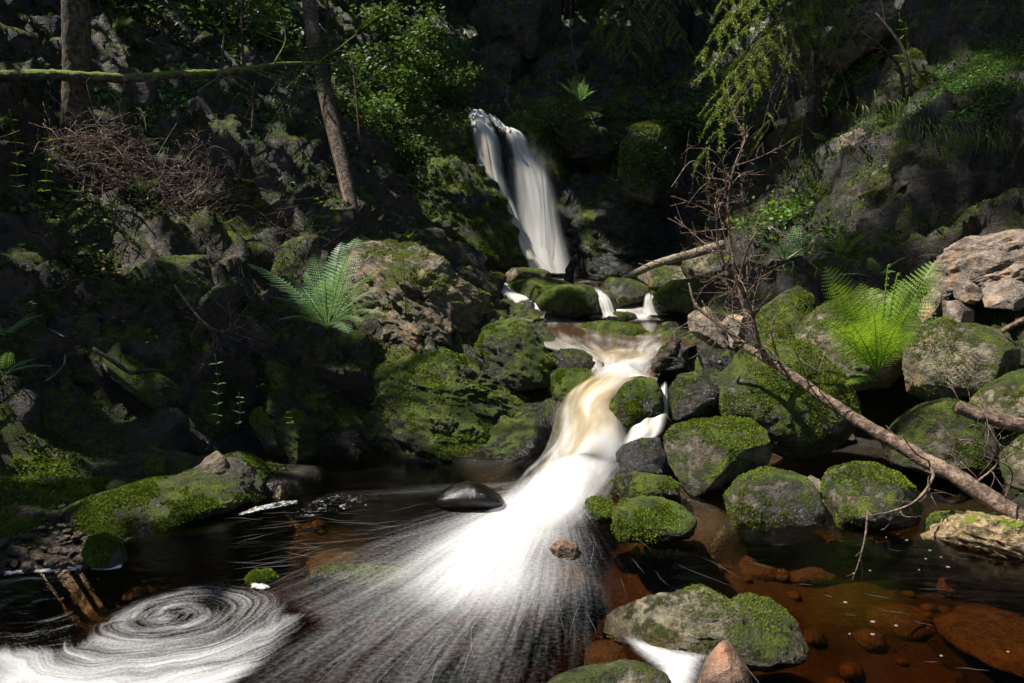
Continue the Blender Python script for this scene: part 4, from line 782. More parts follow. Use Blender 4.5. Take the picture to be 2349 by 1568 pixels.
# ------------------------------------------------------------------ plants
def frond_mesh(B0, tip, arch, width=.3, pairs=22, sub=8, side=None, droop=.15, curl=0, dense=True):
    """A pinnate frond: arching midrib, tapering leaflets in pairs, each cut into small lobes."""
    tip = np.asarray(tip, float)-B0; L = np.linalg.norm(tip); ctrl = tip*.5+np.array((0, 0, arch*L))
    t = np.linspace(0, 1, 40)[:, None]; P = 2*t*(1-t)*ctrl+t*t*tip; T = unit(np.gradient(P, axis=0))
    mb = MB(); mb.tube(P[::3], np.linspace(.006, .0015, len(P[::3])), 4)
    if side is None:
        h = np.array((tip[0], tip[1], 0)); side = unit(np.cross(h if np.linalg.norm(h) > .15*L else np.array((0, -1., 0)), (0, 0, 1)))
    tri_, k = [], 0
    for i in range(pairs):
        s = .16+.84*(i+.5)/pairs; x = s*39; j = int(min(38, x)); f = x-j; p = P[j]*(1-f)+P[j+1]*f; tg = T[j]
        Sv = unit(side-tg*(side@tg)); Nv = np.cross(Sv, tg); Nv = Nv*(1 if Nv[2] >= 0 else -1)
        pl = width*L*.5*min(1, ((s-.1)/.22)**.7)*(1-s)**.62*1.45*rng.uniform(.9, 1.1)
        if pl < .004: continue
        for sg in (-1, 1):
            ax = unit(Sv*sg*1.0+tg*.42-Nv*droop*rng.uniform(.5, 1.5)); cr = unit(np.cross(Nv, ax)); wd = min(.95*L*.84/pairs, pl*.5)
            if not dense:
                a = p; q = np.array((a, a+ax*pl*.35+cr*wd*.5, a+ax*pl, a+ax*pl*.35-cr*wd*.5)); mb.add(q, np.array([(0, 1, 2, 3)])); continue
            m = sub; u = (np.arange(m)+.3)/m; base = p+ax*(u*pl)[:, None]-Nv*(droop*.3*pl*u*u)[:, None]; wl = wd*.62*(1-u)**.6*np.clip(.4+u*4, 0, 1)
            for sg2 in (-1, 1):
                d_ = unit(cr*sg2+ax*.45); a = base-ax*(pl*.32/m); b = base+ax*(pl*.5/m); c = base+d_*wl[:, None]
                V = np.stack((a, b, c), 1).reshape(-1, 3); mb.add(V, np.arange(3*m).reshape(-1, 3))
    return mb.mesh('frond', False)
def fern(label, base, tips, mat, arch=.18, width=.32, pairs=22, sub=8, cat='fern', group=None, dense=True, side=None):
    base = np.asarray(base, float); o = thing('fern', label, cat, base, group)
    for i, tp in enumerate(tips):
        tp = np.asarray(tp); a = arch if np.isscalar(arch) else arch[i]
        obj('frond', frond_mesh(base, tp, a, width, pairs, sub, dense=dense, side=side), M[mat], o)
    return o
# the large fern on the left bank: tips read from the photograph, spread in depth
fb = at(752, 755, 5.75)
fern('large fern with pale green arching fronds on the left outcrop', fb,
     [at(568,606,5.9),at(617,682,5.3),at(700,625,6.0),at(785,555,6.1),at(800,580,5.7),at(880,615,5.6),at(895,690,5.4),at(885,722,5.2),at(800,765,5.1),at(640,735,5.2),at(720,580,6.2),at(745,640,5.2),at(840,660,6.2),at(660,640,6.3),at(820,545,6.3),at(870,660,5.9),at(690,700,5.1),at(830,740,5.15),at(760,600,6.3),at(610,650,5.6)], 'fern', arch=.22, width=.36)
fb = at(2012, 862, 5.0)
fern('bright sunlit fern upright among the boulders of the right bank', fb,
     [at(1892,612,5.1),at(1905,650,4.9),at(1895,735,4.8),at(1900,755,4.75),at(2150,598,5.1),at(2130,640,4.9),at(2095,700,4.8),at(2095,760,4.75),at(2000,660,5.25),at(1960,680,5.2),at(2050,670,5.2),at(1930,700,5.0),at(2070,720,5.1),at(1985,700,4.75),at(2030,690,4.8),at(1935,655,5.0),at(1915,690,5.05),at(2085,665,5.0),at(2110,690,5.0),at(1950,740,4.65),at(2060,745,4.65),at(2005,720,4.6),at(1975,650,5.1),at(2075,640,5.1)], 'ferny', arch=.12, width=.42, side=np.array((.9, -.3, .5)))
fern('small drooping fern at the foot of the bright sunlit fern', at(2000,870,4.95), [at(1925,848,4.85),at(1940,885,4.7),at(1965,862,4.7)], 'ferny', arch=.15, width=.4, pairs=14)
cz = thing('fiddlehead', 'two curled young fern shoots above the bright sunlit fern', 'fern', at(2012, 862, 5.0))
for (u, v, Y) in ((2037,612,5.05),(2058,632,5.0)):
    a = np.zeros(3); b = at(u, v, Y)-np.array(cz.location); L = np.linalg.norm(b); th = np.linspace(0, 4.5, 16); r = .022*(1-th/6)
    P = np.vstack((a+(b-a)*np.linspace(0, 1, 10)[:, None]+np.c_[np.zeros(10), np.zeros(10), .0*np.ones(10)], b+np.c_[r*(1-np.cos(th)), 0*th, r*np.sin(th)]))
    m = MB(); m.tube(P, np.linspace(.005, .002, len(P)), 5)
    for q in np.linspace(.55, 1, 9):
        p = b*q; wl = .03*(1.1-q)+.008
        for s in (-1, 1): m.add(np.array((p, p+(s*wl*.6, 0, .012), p+(s*wl, -.01, .002), p+(s*wl*.6, 0, -.01))), np.array([(0, 1, 2, 3)]))
    obj('frond', m.mesh('fiddlehead', False), M['ferny'], cz)
def auto_tips(b, n, L, lift=(.3, .9), az=(0, 6.283)):
    out = []
    for k in range(n):
        a = az[0]+(az[1]-az[0])*(k+rng.uniform(.1, .9))/n; e = rng.uniform(*lift); l = L*rng.uniform(.7, 1.1)
        out.append(np.asarray(b)+l*np.array((math.cos(a)*math.cos(e), math.sin(a)*math.cos(e), math.sin(e))))
    return out
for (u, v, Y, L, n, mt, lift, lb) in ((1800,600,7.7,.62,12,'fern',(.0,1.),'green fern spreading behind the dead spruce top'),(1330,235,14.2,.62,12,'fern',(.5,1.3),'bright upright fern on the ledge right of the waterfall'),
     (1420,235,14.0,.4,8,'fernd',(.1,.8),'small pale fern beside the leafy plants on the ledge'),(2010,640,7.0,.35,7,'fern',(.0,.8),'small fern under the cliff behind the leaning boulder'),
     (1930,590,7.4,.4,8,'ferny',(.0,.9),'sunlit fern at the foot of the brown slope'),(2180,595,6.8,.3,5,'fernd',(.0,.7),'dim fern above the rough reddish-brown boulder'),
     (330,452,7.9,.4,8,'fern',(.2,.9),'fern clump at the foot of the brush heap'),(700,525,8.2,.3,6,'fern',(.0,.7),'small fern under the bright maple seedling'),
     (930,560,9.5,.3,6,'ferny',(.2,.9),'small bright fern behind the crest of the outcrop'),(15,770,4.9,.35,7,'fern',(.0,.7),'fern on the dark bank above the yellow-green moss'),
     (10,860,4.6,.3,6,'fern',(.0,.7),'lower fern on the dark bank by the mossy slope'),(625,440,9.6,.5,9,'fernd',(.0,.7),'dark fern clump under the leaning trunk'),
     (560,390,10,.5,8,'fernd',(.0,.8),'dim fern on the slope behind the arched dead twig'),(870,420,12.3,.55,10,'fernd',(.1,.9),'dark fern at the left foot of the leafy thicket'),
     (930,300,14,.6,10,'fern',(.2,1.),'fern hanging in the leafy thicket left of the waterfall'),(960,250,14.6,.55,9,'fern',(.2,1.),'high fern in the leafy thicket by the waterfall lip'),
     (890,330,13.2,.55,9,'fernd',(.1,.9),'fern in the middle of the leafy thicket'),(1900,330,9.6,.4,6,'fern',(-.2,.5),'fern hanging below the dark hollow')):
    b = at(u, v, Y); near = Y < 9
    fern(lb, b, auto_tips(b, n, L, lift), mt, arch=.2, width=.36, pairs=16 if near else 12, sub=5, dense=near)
fern('tiny upright fern growing on the long mossy ledge', at(917,895,5.45), [at(917,846,5.4)], 'fern', arch=.02, width=.5, pairs=12, sub=4, side=np.array((1., 0, 0)))

def leaf_geo(L, W, fold=.25, droop=.25, n=5):
    t = np.linspace(0, 1, n+1); wd = W*np.sin(math.pi*t**.8)*.5; z = -droop*L*t*t
    V = np.vstack((np.c_[0*t, t*L, z], np.c_[-wd, t*L, z+fold*wd], np.c_[wd, t*L, z+fold*wd])); i = np.arange(n)
    return V, np.vstack((np.stack((i, i+1, i+2+n, i+1+n), 1), np.stack((i, i+2*n+2, i+2*n+3, i+1), 1)))
_lm = {}
def leaf_mesh(key, L, W, mat):
    if key not in _lm: _lm[key] = mk('leaf', *leaf_geo(L, W)); _lm[key].materials.append(M[mat])
    return _lm[key]
def plant(label, base, top, leaves, L, W, mat, cat='plant', name='leafy_plant', whorl=2, spread=.9, flower=None):
    """A stem with separate leaves in pairs up to a tip."""
    base = np.asarray(base, float); d = np.asarray(top)-base; o = thing(name, label, cat, base); P = np.linspace(0, 1, 8)[:, None]*d+np.c_[.04*np.linalg.norm(d)*np.sin(np.linspace(0, 3, 8)), np.zeros(8), np.zeros(8)]
    m = MB(); m.tube(P, np.linspace(.004, .0015, 8), 5); obj('stem', m.mesh('stem'), M['stem'], o)
    for k in range(leaves):
        s = (k//whorl+1)/(leaves//whorl+.2); p = P[min(7, int(s*7))]; a = (k % whorl)*2*math.pi/whorl+(k//whorl)*1.4+rng.uniform(-.3, .3)
        lo = obj('leaf', leaf_mesh((mat, L, W), L, W, mat), None, o, p); sc1 = rng.uniform(.7, 1.1)*(1.15-.5*s); lo.scale = (sc1,)*3
        lo.rotation_euler = (rng.uniform(.1, .7)*spread, rng.uniform(-.3, .3), a)
    if flower:
        m = MB()
        for q in range(9):
            a = q*.7; m.add(np.array(((0,0,0),(.012*math.cos(a-.2),.012*math.sin(a-.2),.004),(.012*math.cos(a+.2),.012*math.sin(a+.2),.004))), np.array([(0,1,2)]))
        obj('flower', m.mesh('flower', False), M['yellow'], o, P[-1])
    return o
for (u, v, Y, tu, tv, n, L, W, mt, wh, lb) in (
  (495,975,4.75,492,812,14,.07,.028,'leaf',2,'tall leafy sprig in front of the tapering mossy slab'),(545,985,4.8,548,900,8,.07,.03,'leaf',2,'shorter leafy sprig beside the tall sprig by the water'),
  (595,900,5.2,600,868,4,.07,.045,'leafb',2,'small plant with heart-shaped leaves above the narrow leaning slab'),(668,985,4.8,660,940,9,.05,.03,'leafb',3,'pale clover-like plant on the tapering mossy slab'),
  (355,680,6.0,355,625,7,.11,.035,'leaf',3,'rosette of long leaves hanging before the pale angular block'),(100,440,6.9,112,272,16,.09,.03,'leafb',2,'bright upright shoot in front of the upright trunk'),
  (735,530,8.0,730,458,7,.16,.12,'leafb',3,'bright maple seedling behind the brown outcrop'),(40,430,6.8,20,250,14,.12,.045,'leaf',2,'dark leafy shoot at the left of the upright trunk'),
  (170,500,7.0,180,430,9,.1,.04,'leaf',3,'low leafy plant in front of the brush heap'),(110,520,6.6,90,470,9,.1,.04,'leaf',3,'low leafy plant on the litter of the left bank'),
  (1410,270,13.8,1405,165,16,.16,.06,'leaf',3,'tall pale leafy plant on the ledge right of the waterfall'),(1425,300,13.6,1430,220,12,.15,.06,'leaf',3,'lower pale leafy plant on the ledge right of the waterfall'),
  (1985,600,7.3,1985,520,8,.1,.04,'leafb',3,'sunlit leafy plant under the narrow grey rock column'),(2060,170,8.6,2062,30,10,.12,.04,'leafb',2,'bright shoot at the top of the moss-hung rock pillar'),
  (2370,70,8.7,2350,20,8,.1,.04,'leafb',2,'small shoot above the green cover of the right bank'),(1960,310,8.4,1958,290,6,.09,.03,'leaf',3,'leaf rosette on the sunlit pinkish rock'),
  (1840,425,8.7,1842,405,7,.09,.035,'leafb',3,'bright leaf rosette on the mossy brown rock'),(1880,440,8.5,1885,405,6,.09,.035,'leaf',2,'leafy seedling beside the bright leaf rosette'),
  (945,900,5.4,950,880,6,.03,.025,'leaf',3,'tiny round-leaved plant beside the tiny upright fern'),(60,720,5.2,75,690,8,.09,.04,'leaf',2,'leafy plant over the dark bank beside the fern'),
  (2265,40,8.9,2260,0,7,.14,.05,'leafb',2,'leafy shoot standing on the far top of the right bank'),(345,790,5.4,340,752,8,.055,.02,'fernd',2,'rowan seedling beside the wet black stick')):
    plant(lb, at(u, v, Y), at(tu, tv, Y-.05), n, L, W, mt, whorl=wh)
for i, (u, v, tu, tv, Y) in enumerate(((1990,395,1978,345,8.4),(2030,360,2040,333,8.3),(1975,385,1972,362,8.45),(2045,410,2055,420,8.2))):
    plant(('yellow hawkweed on a tall stalk below the dark hollow','yellow hawkweed at the edge of the dark hollow','short yellow hawkweed beside the tall stalk','yellow hawkweed low on the leaning brown slab')[i], at(u, v+30, Y), at(tu, tv, Y), 4, .06, .02, 'leaf', 'flower', 'flower_plant', flower=True)

def leaf_cloud(P, size, seed, aspect=.6, up=.3):
    """One small folded leaf at each point."""
    rg = np.random.default_rng(seed); n = len(P); d = unit(rg.normal(size=(n, 3))*(1, 1, .5)); nn = unit(rg.normal(size=(n, 3))*.7+(0, 0, up+.4)); sd = unit(np.cross(nn, d)); s = (size*rg.uniform(.6, 1.3, n))[:, None]
    a = P; b = P+d*s*.5+sd*s*aspect*.5; c = P+d*s-nn*s*.15; e = P+d*s*.5-sd*s*aspect*.5
    return np.stack((a, b, c, e), 1).reshape(-1, 3), np.arange(4*n).reshape(-1, 4)
def twig_paths(base, top, n, L, seed, droop=0., lo=.25, hi=1.):
    """A wandering stem and side twigs along it: a list of polylines with radii."""
    rg = np.random.default_rng(seed); base = np.asarray(base, float); d = np.asarray(top, float)-base; H = np.linalg.norm(d); t = np.linspace(0, 1, 12)[:, None]
    stem = base+d*t+.05*H*np.c_[fbm(np.c_[t*3, t*0+seed, t*0], 2), fbm(np.c_[t*3, t*0+seed+9, t*0], 2), 0*t]; out = [(stem, None)]
    for k in range(n):
        s = lo+(hi-lo)*(k+rg.random())/n; p = stem[min(11, int(s*11.9))]; a = rg.uniform(0, 6.283); l = L*(1.15-.6*s)*rg.uniform(.6, 1.2)
        dr = np.array((math.cos(a), math.sin(a), rg.uniform(.0, .6))); tt = np.linspace(0, 1, 7)[:, None]
        out.append((p+dr*l*tt+np.array((0, 0, -1))*droop*l*tt**2+rg.normal(size=3)*.12*l*tt**2, None))
    return out
def sapling(label, base, top, ntw, L, nleaf, lsize, mat, seed, r=.012, cat='sapling', spread=.14, bark='bark2', droop=.1, lo=.25):
    base = np.asarray(base, float); o = thing('sapling', label, cat, base); tw = twig_paths(base*0, np.asarray(top)-base, ntw, L, seed, droop, lo); m = MB()
    for i, (P, _) in enumerate(tw): m.tube(P, np.linspace(r if i == 0 else r*.4, r*.15, len(P)), 5)
    obj('stem', m.mesh('stem'), M[bark], o); rg = np.random.default_rng(seed); pts = np.vstack([P[1:] for P, _ in tw[1:]]); q = pts[rg.integers(0, len(pts), nleaf)]+rg.normal(size=(nleaf, 3))*spread*(1, 1, .6)
    obj('foliage', mk('foliage', *leaf_cloud(q, lsize, seed), False), M[mat], o); return o
for i, (u, v, Y, tu, tv, n, L, nl, ls, mt, lb) in enumerate((
  (900,330,13.6,900,40,16,1.0,2600,.09,'leaf','tall leafy sapling in the thicket left of the waterfall'),(960,260,14.5,985,80,14,1.0,2600,.09,'leaf','leafy sapling leaning over the waterfall lip'),
  (1000,260,15.5,1030,110,12,.8,1800,.08,'leaf','small leafy sapling above the short upper fall'),(860,420,12.8,870,230,12,.8,1800,.08,'leaf','low leafy sapling under the tall one in the thicket'),
  (930,430,13.2,930,320,10,.7,1500,.08,'leaf','bushy sapling rooted on the mossy shoulder'),(780,300,12.4,800,120,8,.6,700,.08,'leaf','thin sapling with a bare stem by the leaning trunk'),
  (620,150,12.5,640,0,8,.5,450,.1,'leaf','young maple above the mossy fallen branch'),(530,170,12.8,520,20,9,.6,900,.08,'needle','small dim sapling on the dark upper slope'),
  (430,200,12.3,470,60,8,.6,900,.08,'leaf','dim leafy sapling behind the mossy fallen branch'),(1490,450,12.4,1480,330,12,.4,1800,.07,'leaf','leafy bush hanging down the mossy-crowned rock'),
  (1250,290,14.3,1260,250,6,.4,400,.07,'leaf','low leafy growth on the rock step by the waterfall'),(1560,330,14,1560,250,10,.6,1300,.08,'leaf','dim bush beside the mossy-crowned rock'),
  (1650,330,13,1660,230,10,.6,1000,.08,'leaf','dim bush behind the hanging spruce boughs'),(1200,60,16.5,1240,-20,8,.5,500,.08,'leaf','small bush clinging to the grey crag'),
  (1780,560,8.6,1775,480,8,.35,500,.06,'leafb','sunlit bush among the ferns behind the dead spruce top'))):
    sapling(lb, at(u, v, Y), at(tu, tv, Y-.1), n, L, nl, ls, mt, 200+i)
# tiny spruce seedling on the outcrop
o = thing('spruce_seedling', 'tiny spruce seedling with a bare stem on the brown outcrop', 'sapling', at(932, 740, 5.8))
H = at(925, 580, 5.8)-at(932, 740, 5.8); m = MB(); m.tube(np.linspace(0, 1, 6)[:, None]*H, np.linspace(.005, .002, 6), 5); obj('stem', m.mesh('stem'), M['bark2'], o); nm = MB()
for k in range(26):
    s = rng.uniform(.55, 1); a = rng.uniform(0, 6.3); d = np.array((math.cos(a), math.sin(a), .25))*(1.25-s)*.3; P = H*s+np.linspace(0, 1, 14)[:, None]*d
    q = np.repeat(P, 6, 0); nd = unit(rng.normal(size=(len(q), 3))*.8+d/np.linalg.norm(d)); nm.add(np.stack((q, q+nd*.018+(0, 0, .002), q+nd*.018-(0, 0, .002)), 1).reshape(-1, 3), np.arange(3*len(q)).reshape(-1, 3))
obj('foliage', nm.mesh('needles', False), M['needley'], o)

# ------------------------------------------------------------------ spruce boughs
def bough(P, nside, L, mb_w, mb_n, seed, ndl=.022, hang=.5, per=26, fill=1., w=.0035):
    """One drooping bough: midrib P with hanging side twigs lined with needles."""
    rg = np.random.default_rng(seed); P = np.asarray(P, float); mb_w.tube(P, np.linspace(w*2.2, w*.7, len(P)), 5); T = unit(np.gradient(P, axis=0))
    for k in range(nside):
        s = .12+.88*(k+rg.random())/nside; j = min(len(P)-1, int(s*len(P))); sd = unit(np.cross(T[j], (0, 0, 1)))*rg.choice((-1, 1)); l = L*(1.1-.6*s)*rg.uniform(.5, 1.2)
        d = unit(T[j]*.5+sd*rg.uniform(.4, 1)+rg.normal(size=3)*.15); t = np.linspace(0, 1, per)[:, None]; Q = P[j]+d*l*t+np.array((0, 0, -1))*hang*l*t**1.6
        mb_w.tube(Q[::6], np.linspace(w*.6, w*.25, len(Q[::6])), 3)
        if rg.random() > fill: continue
        q = np.repeat(Q, 3, 0); tq = np.repeat(unit(np.gradient(Q, axis=0)), 3, 0); nd = unit(rg.normal(size=(len(q), 3))+tq*.9); cr = unit(np.cross(nd, rg.normal(size=(len(q), 3))))*ndl*.14
        mb_n.add(np.stack((q-cr, q+cr, q+nd*ndl), 1).reshape(-1, 3), np.arange(3*len(q)).reshape(-1, 3))
def hanging_spruce(label, base, ups, seed, mat, fill=.85, L=.5, nside=22, ndl=.03, w=.005, trunkr=.05, per=26):
    base = np.asarray(base, float); o = thing('spruce', label, 'tree', base); top = ups['top']-base; t = np.linspace(0, 1, 12)[:, None]
    m = MB(); m.tube(top*t, np.linspace(trunkr, trunkr*.5, 12), 8, rough=.15); obj('trunk', m.mesh('trunk'), M['bark2'], o)
    for i, (p0, p1) in enumerate(ups['b']):
        mw, mn = MB(), MB(); p0 = p0-base; p1 = p1-base; c = (p0+p1)/2+np.array((0, 0, .22*np.linalg.norm(p1-p0))); tt = np.linspace(0, 1, 16)[:, None]
        P = (1-tt)**2*p0+2*tt*(1-tt)*c+tt*tt*p1
        bough(P, nside, L, mw, mn, seed+i, ndl, .7, per, fill, w); br = obj('branch', mw.mesh('branch'), M['twigd'], o)
        if mn.n: obj('foliage', mn.mesh('needles', False), M[mat], br)
    return o
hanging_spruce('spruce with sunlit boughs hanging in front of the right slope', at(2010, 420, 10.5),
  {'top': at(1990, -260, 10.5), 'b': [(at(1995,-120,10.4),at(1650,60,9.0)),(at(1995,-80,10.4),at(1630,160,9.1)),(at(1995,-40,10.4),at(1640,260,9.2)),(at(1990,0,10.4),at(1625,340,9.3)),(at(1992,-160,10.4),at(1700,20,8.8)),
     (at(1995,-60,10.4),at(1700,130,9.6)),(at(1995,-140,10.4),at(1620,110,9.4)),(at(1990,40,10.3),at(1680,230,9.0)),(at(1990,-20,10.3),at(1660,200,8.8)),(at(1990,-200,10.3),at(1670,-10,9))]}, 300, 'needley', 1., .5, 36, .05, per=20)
hanging_spruce('spruce with bare tangled branches before the dark hollow', at(1885, 330, 10.0),
  {'top': at(1850, -260, 10.0), 'b': [(at(1850,-60,9.9),at(1800,240,8.8)),(at(1852,20,9.9),at(1740,330,8.6)),(at(1855,60,9.9),at(1700,220,8.9)),(at(1855,100,9.9),at(1760,300,8.8)),(at(1860,30,9.9),at(1950,240,9.0)),(at(1855,-20,9.9),at(1960,120,9.2)),(at(1860,120,9.9),at(1830,400,8.7)),(at(1860,0,9.9),at(1720,120,9.2))]}, 320, 'needley', .22, .5, 16, trunkr=.045)
hanging_spruce('dim spruce with drooping boughs behind the grey crag', at(1500, 230, 16),
  {'top': at(1480, -260, 16), 'b': [(at(1480,-60,15.9),at(1380,60,15)),(at(1480,0,15.9),at(1400,110,14.9)),(at(1480,0,15.9),at(1560,80,14.8)),(at(1480,-60,15.9),at(1520,20,14.6)),(at(1480,40,15.9),at(1450,120,14.8)),(at(1480,-90,15.9),at(1590,0,15))]}, 340, 'needley', .9, .7, 22, .05, .006)
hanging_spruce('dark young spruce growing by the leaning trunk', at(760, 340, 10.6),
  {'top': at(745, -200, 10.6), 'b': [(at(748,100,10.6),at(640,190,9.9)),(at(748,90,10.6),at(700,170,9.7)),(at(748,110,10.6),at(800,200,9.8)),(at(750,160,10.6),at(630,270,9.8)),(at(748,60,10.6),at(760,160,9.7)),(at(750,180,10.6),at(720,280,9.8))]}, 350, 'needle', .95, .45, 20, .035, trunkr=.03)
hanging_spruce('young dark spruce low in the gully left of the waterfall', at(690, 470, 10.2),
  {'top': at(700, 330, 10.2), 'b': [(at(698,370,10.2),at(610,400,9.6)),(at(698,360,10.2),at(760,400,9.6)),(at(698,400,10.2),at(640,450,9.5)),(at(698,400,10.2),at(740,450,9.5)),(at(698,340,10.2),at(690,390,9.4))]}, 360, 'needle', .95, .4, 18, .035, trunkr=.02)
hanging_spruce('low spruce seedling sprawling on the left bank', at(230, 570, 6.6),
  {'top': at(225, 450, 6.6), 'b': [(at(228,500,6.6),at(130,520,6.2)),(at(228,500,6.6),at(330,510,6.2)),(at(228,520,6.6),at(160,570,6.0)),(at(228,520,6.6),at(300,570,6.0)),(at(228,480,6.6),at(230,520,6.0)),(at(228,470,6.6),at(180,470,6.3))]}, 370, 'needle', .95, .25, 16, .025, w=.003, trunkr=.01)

# ------------------------------------------------------------------ trunks, logs and dead wood
def trunk_mesh(P, r, seg=20, n=60, rough=.1, freq=9, seed=0):
    P = spline(P, n); m = MB(); m.tube(P, np.interp(np.linspace(0, 1, n), np.linspace(0, 1, len(r)), r), seg, rough=rough, freq=freq, seed=seed); return m.mesh('trunk')
def twigs(P, n, L, seed, r=.004, depth=2, up=.2, curve=.3, lo=.1, hi=1., planar=.6):
    """Bare branching twigs off a polyline, as a list of (points, r0, r1)."""
    rg = np.random.default_rng(seed); P = np.asarray(P, float); T = unit(np.gradient(P, axis=0)); out = []
    for k in range(n):
        s = lo+(hi-lo)*(k+rg.random())/n; j = min(len(P)-1, int(s*len(P))); l = L*rg.uniform(.4, 1.1)*(1.1-.5*s)
        d = unit(T[j]*rg.uniform(.3, 1.)+unit(rg.normal(size=3)*(1, planar, 1))+np.array((0, 0, up))); b = rg.normal(size=3)*curve*l; t = np.linspace(0, 1, 8)[:, None]; Q = P[j]+d*l*t+b*t*t
        out.append((Q, r, r*.3))
        if depth > 1: out += twigs(Q, max(2, int(n*.3)), l*.5, seed*7+k, r*.6, depth-1, up*.5, curve, .3, 1., planar)
    return out
def wood(name, label, cat, mat, P, r, n=50, seg=14, rough=.12, freq=10, seed=0, group=None):
    P = np.asarray(P, float); b = P[0].copy(); o = thing(name, label, cat, b, group); obj('trunk', trunk_mesh(P-b, r, seg, n, rough, freq, seed), M[mat], o); return o, P-b
def add_twigs(o, tw, mat, name='branch'):
    """Each first-order twig, with its own side twigs, is a branch of its own."""
    groups = []
    for q in tw:
        if not groups or q[1] >= groups[0][0][1]*.99: groups.append([q])
        else: groups[-1].append(q)
    for gq in groups:
        m = MB()
        for Q, a, b in gq: m.tube(Q, np.linspace(a, b, len(Q)), 4)
        obj(name, m.mesh(name), M[mat], o)
o, _ = wood('tree_trunk','upright spruce trunk with rough grey-brown bark behind the brush heap','tree','bark',[at(178,300,8.2),at(177,150,8.2),at(174,0,8.2),at(170,-300,8.3),at(168,-700,8.4)],[.165,.145,.142,.13,.11],seed=1,rough=.06,n=80,seg=28,freq=14)
o, P = wood('leaning_spruce','spruce trunk leaning to the outcrop with a strip of bare pink wood','tree','bark',[at(815,525,9.0),at(790,400,9.4),at(750,230,9.9),at(720,90,10.4),at(705,-50,10.8),at(690,-250,11.2)],[.085,.1,.11,.11,.1,.09],seed=2,rough=.06,n=70,seg=20)
st = spline(P, 60)[:26]; m = MB()
i = np.linspace(0, 1, 26); off = np.array((-.04, -.085, .01)); Vl = st+off+np.c_[-.022*np.sin(math.pi*i)**.5, 0*i, 0*i]; Vr = st+off+np.c_[.03*np.sin(math.pi*i)**.5, -.006+0*i, 0*i]
k = np.arange(25); m.add(np.vstack((Vl, Vr, Vl*1+np.array((0, .05, 0)), Vr+np.array((0, .05, 0)))), np.vstack((np.stack((k, k+26, k+27, k+1), 1), np.stack((k, k+1, k+53, k+52), 1), np.stack((k+26, k+78, k+79, k+27), 1)))); obj('bare_wood', m.mesh('bare_wood'), M['strip'], o)
o, P = wood('mossy_fallen_branch','long mossy branch lying level across the upper left slope','branch','mossbranch',[at(-120,178,7.9),at(0,175,7.9),at(100,173,7.9),at(200,176,7.95),at(300,180,8.1),at(400,172,8.3),at(500,168,8.6),at(580,158,8.9),at(650,148,9.2),at(740,145,9.5)],[.06,.06,.058,.055,.05,.045,.045,.04,.028,.02],seed=3,rough=.22,freq=14,n=90)
b = np.array(o.location); br = []
for pl, r0 in (([at(735,145,9.5),at(780,110,9.6),at(850,55,9.7),at(920,10,9.8)],.015),([at(735,145,9.5),at(800,150,9.6),at(900,130,9.7),at(960,100,9.9)],.01),([at(570,160,8.9),at(650,190,8.9),at(740,210,8.9),at(800,225,8.9)],.014),([at(630,145,9.1),at(655,90,9.3),at(640,30,9.4)],.012),([at(590,160,8.9),at(640,175,9.0),at(680,160,9.0)],.01)):
    Q = spline(np.array(pl)-b, 20); m = MB(); m.tube(Q, np.linspace(r0, r0*.4, 20), 6)
    for q, a_, b_ in twigs(Q, 6, .35, int(r0*1e4), r0*.3, 1): m.tube(q, np.linspace(a_, b_, len(q)), 4)
    obj('branch', m.mesh('branch'), M['mossbranch'], o)
me = moss_mesh(*(lambda mm: (np.array([v.co for v in mm.vertices]), np.array([p.vertices[:] for p in mm.polygons])))(o.children[0].data), 6000, .022, 5, .45); q = obj('moss', me, M['moss'], o); q['kind'] = 'stuff'
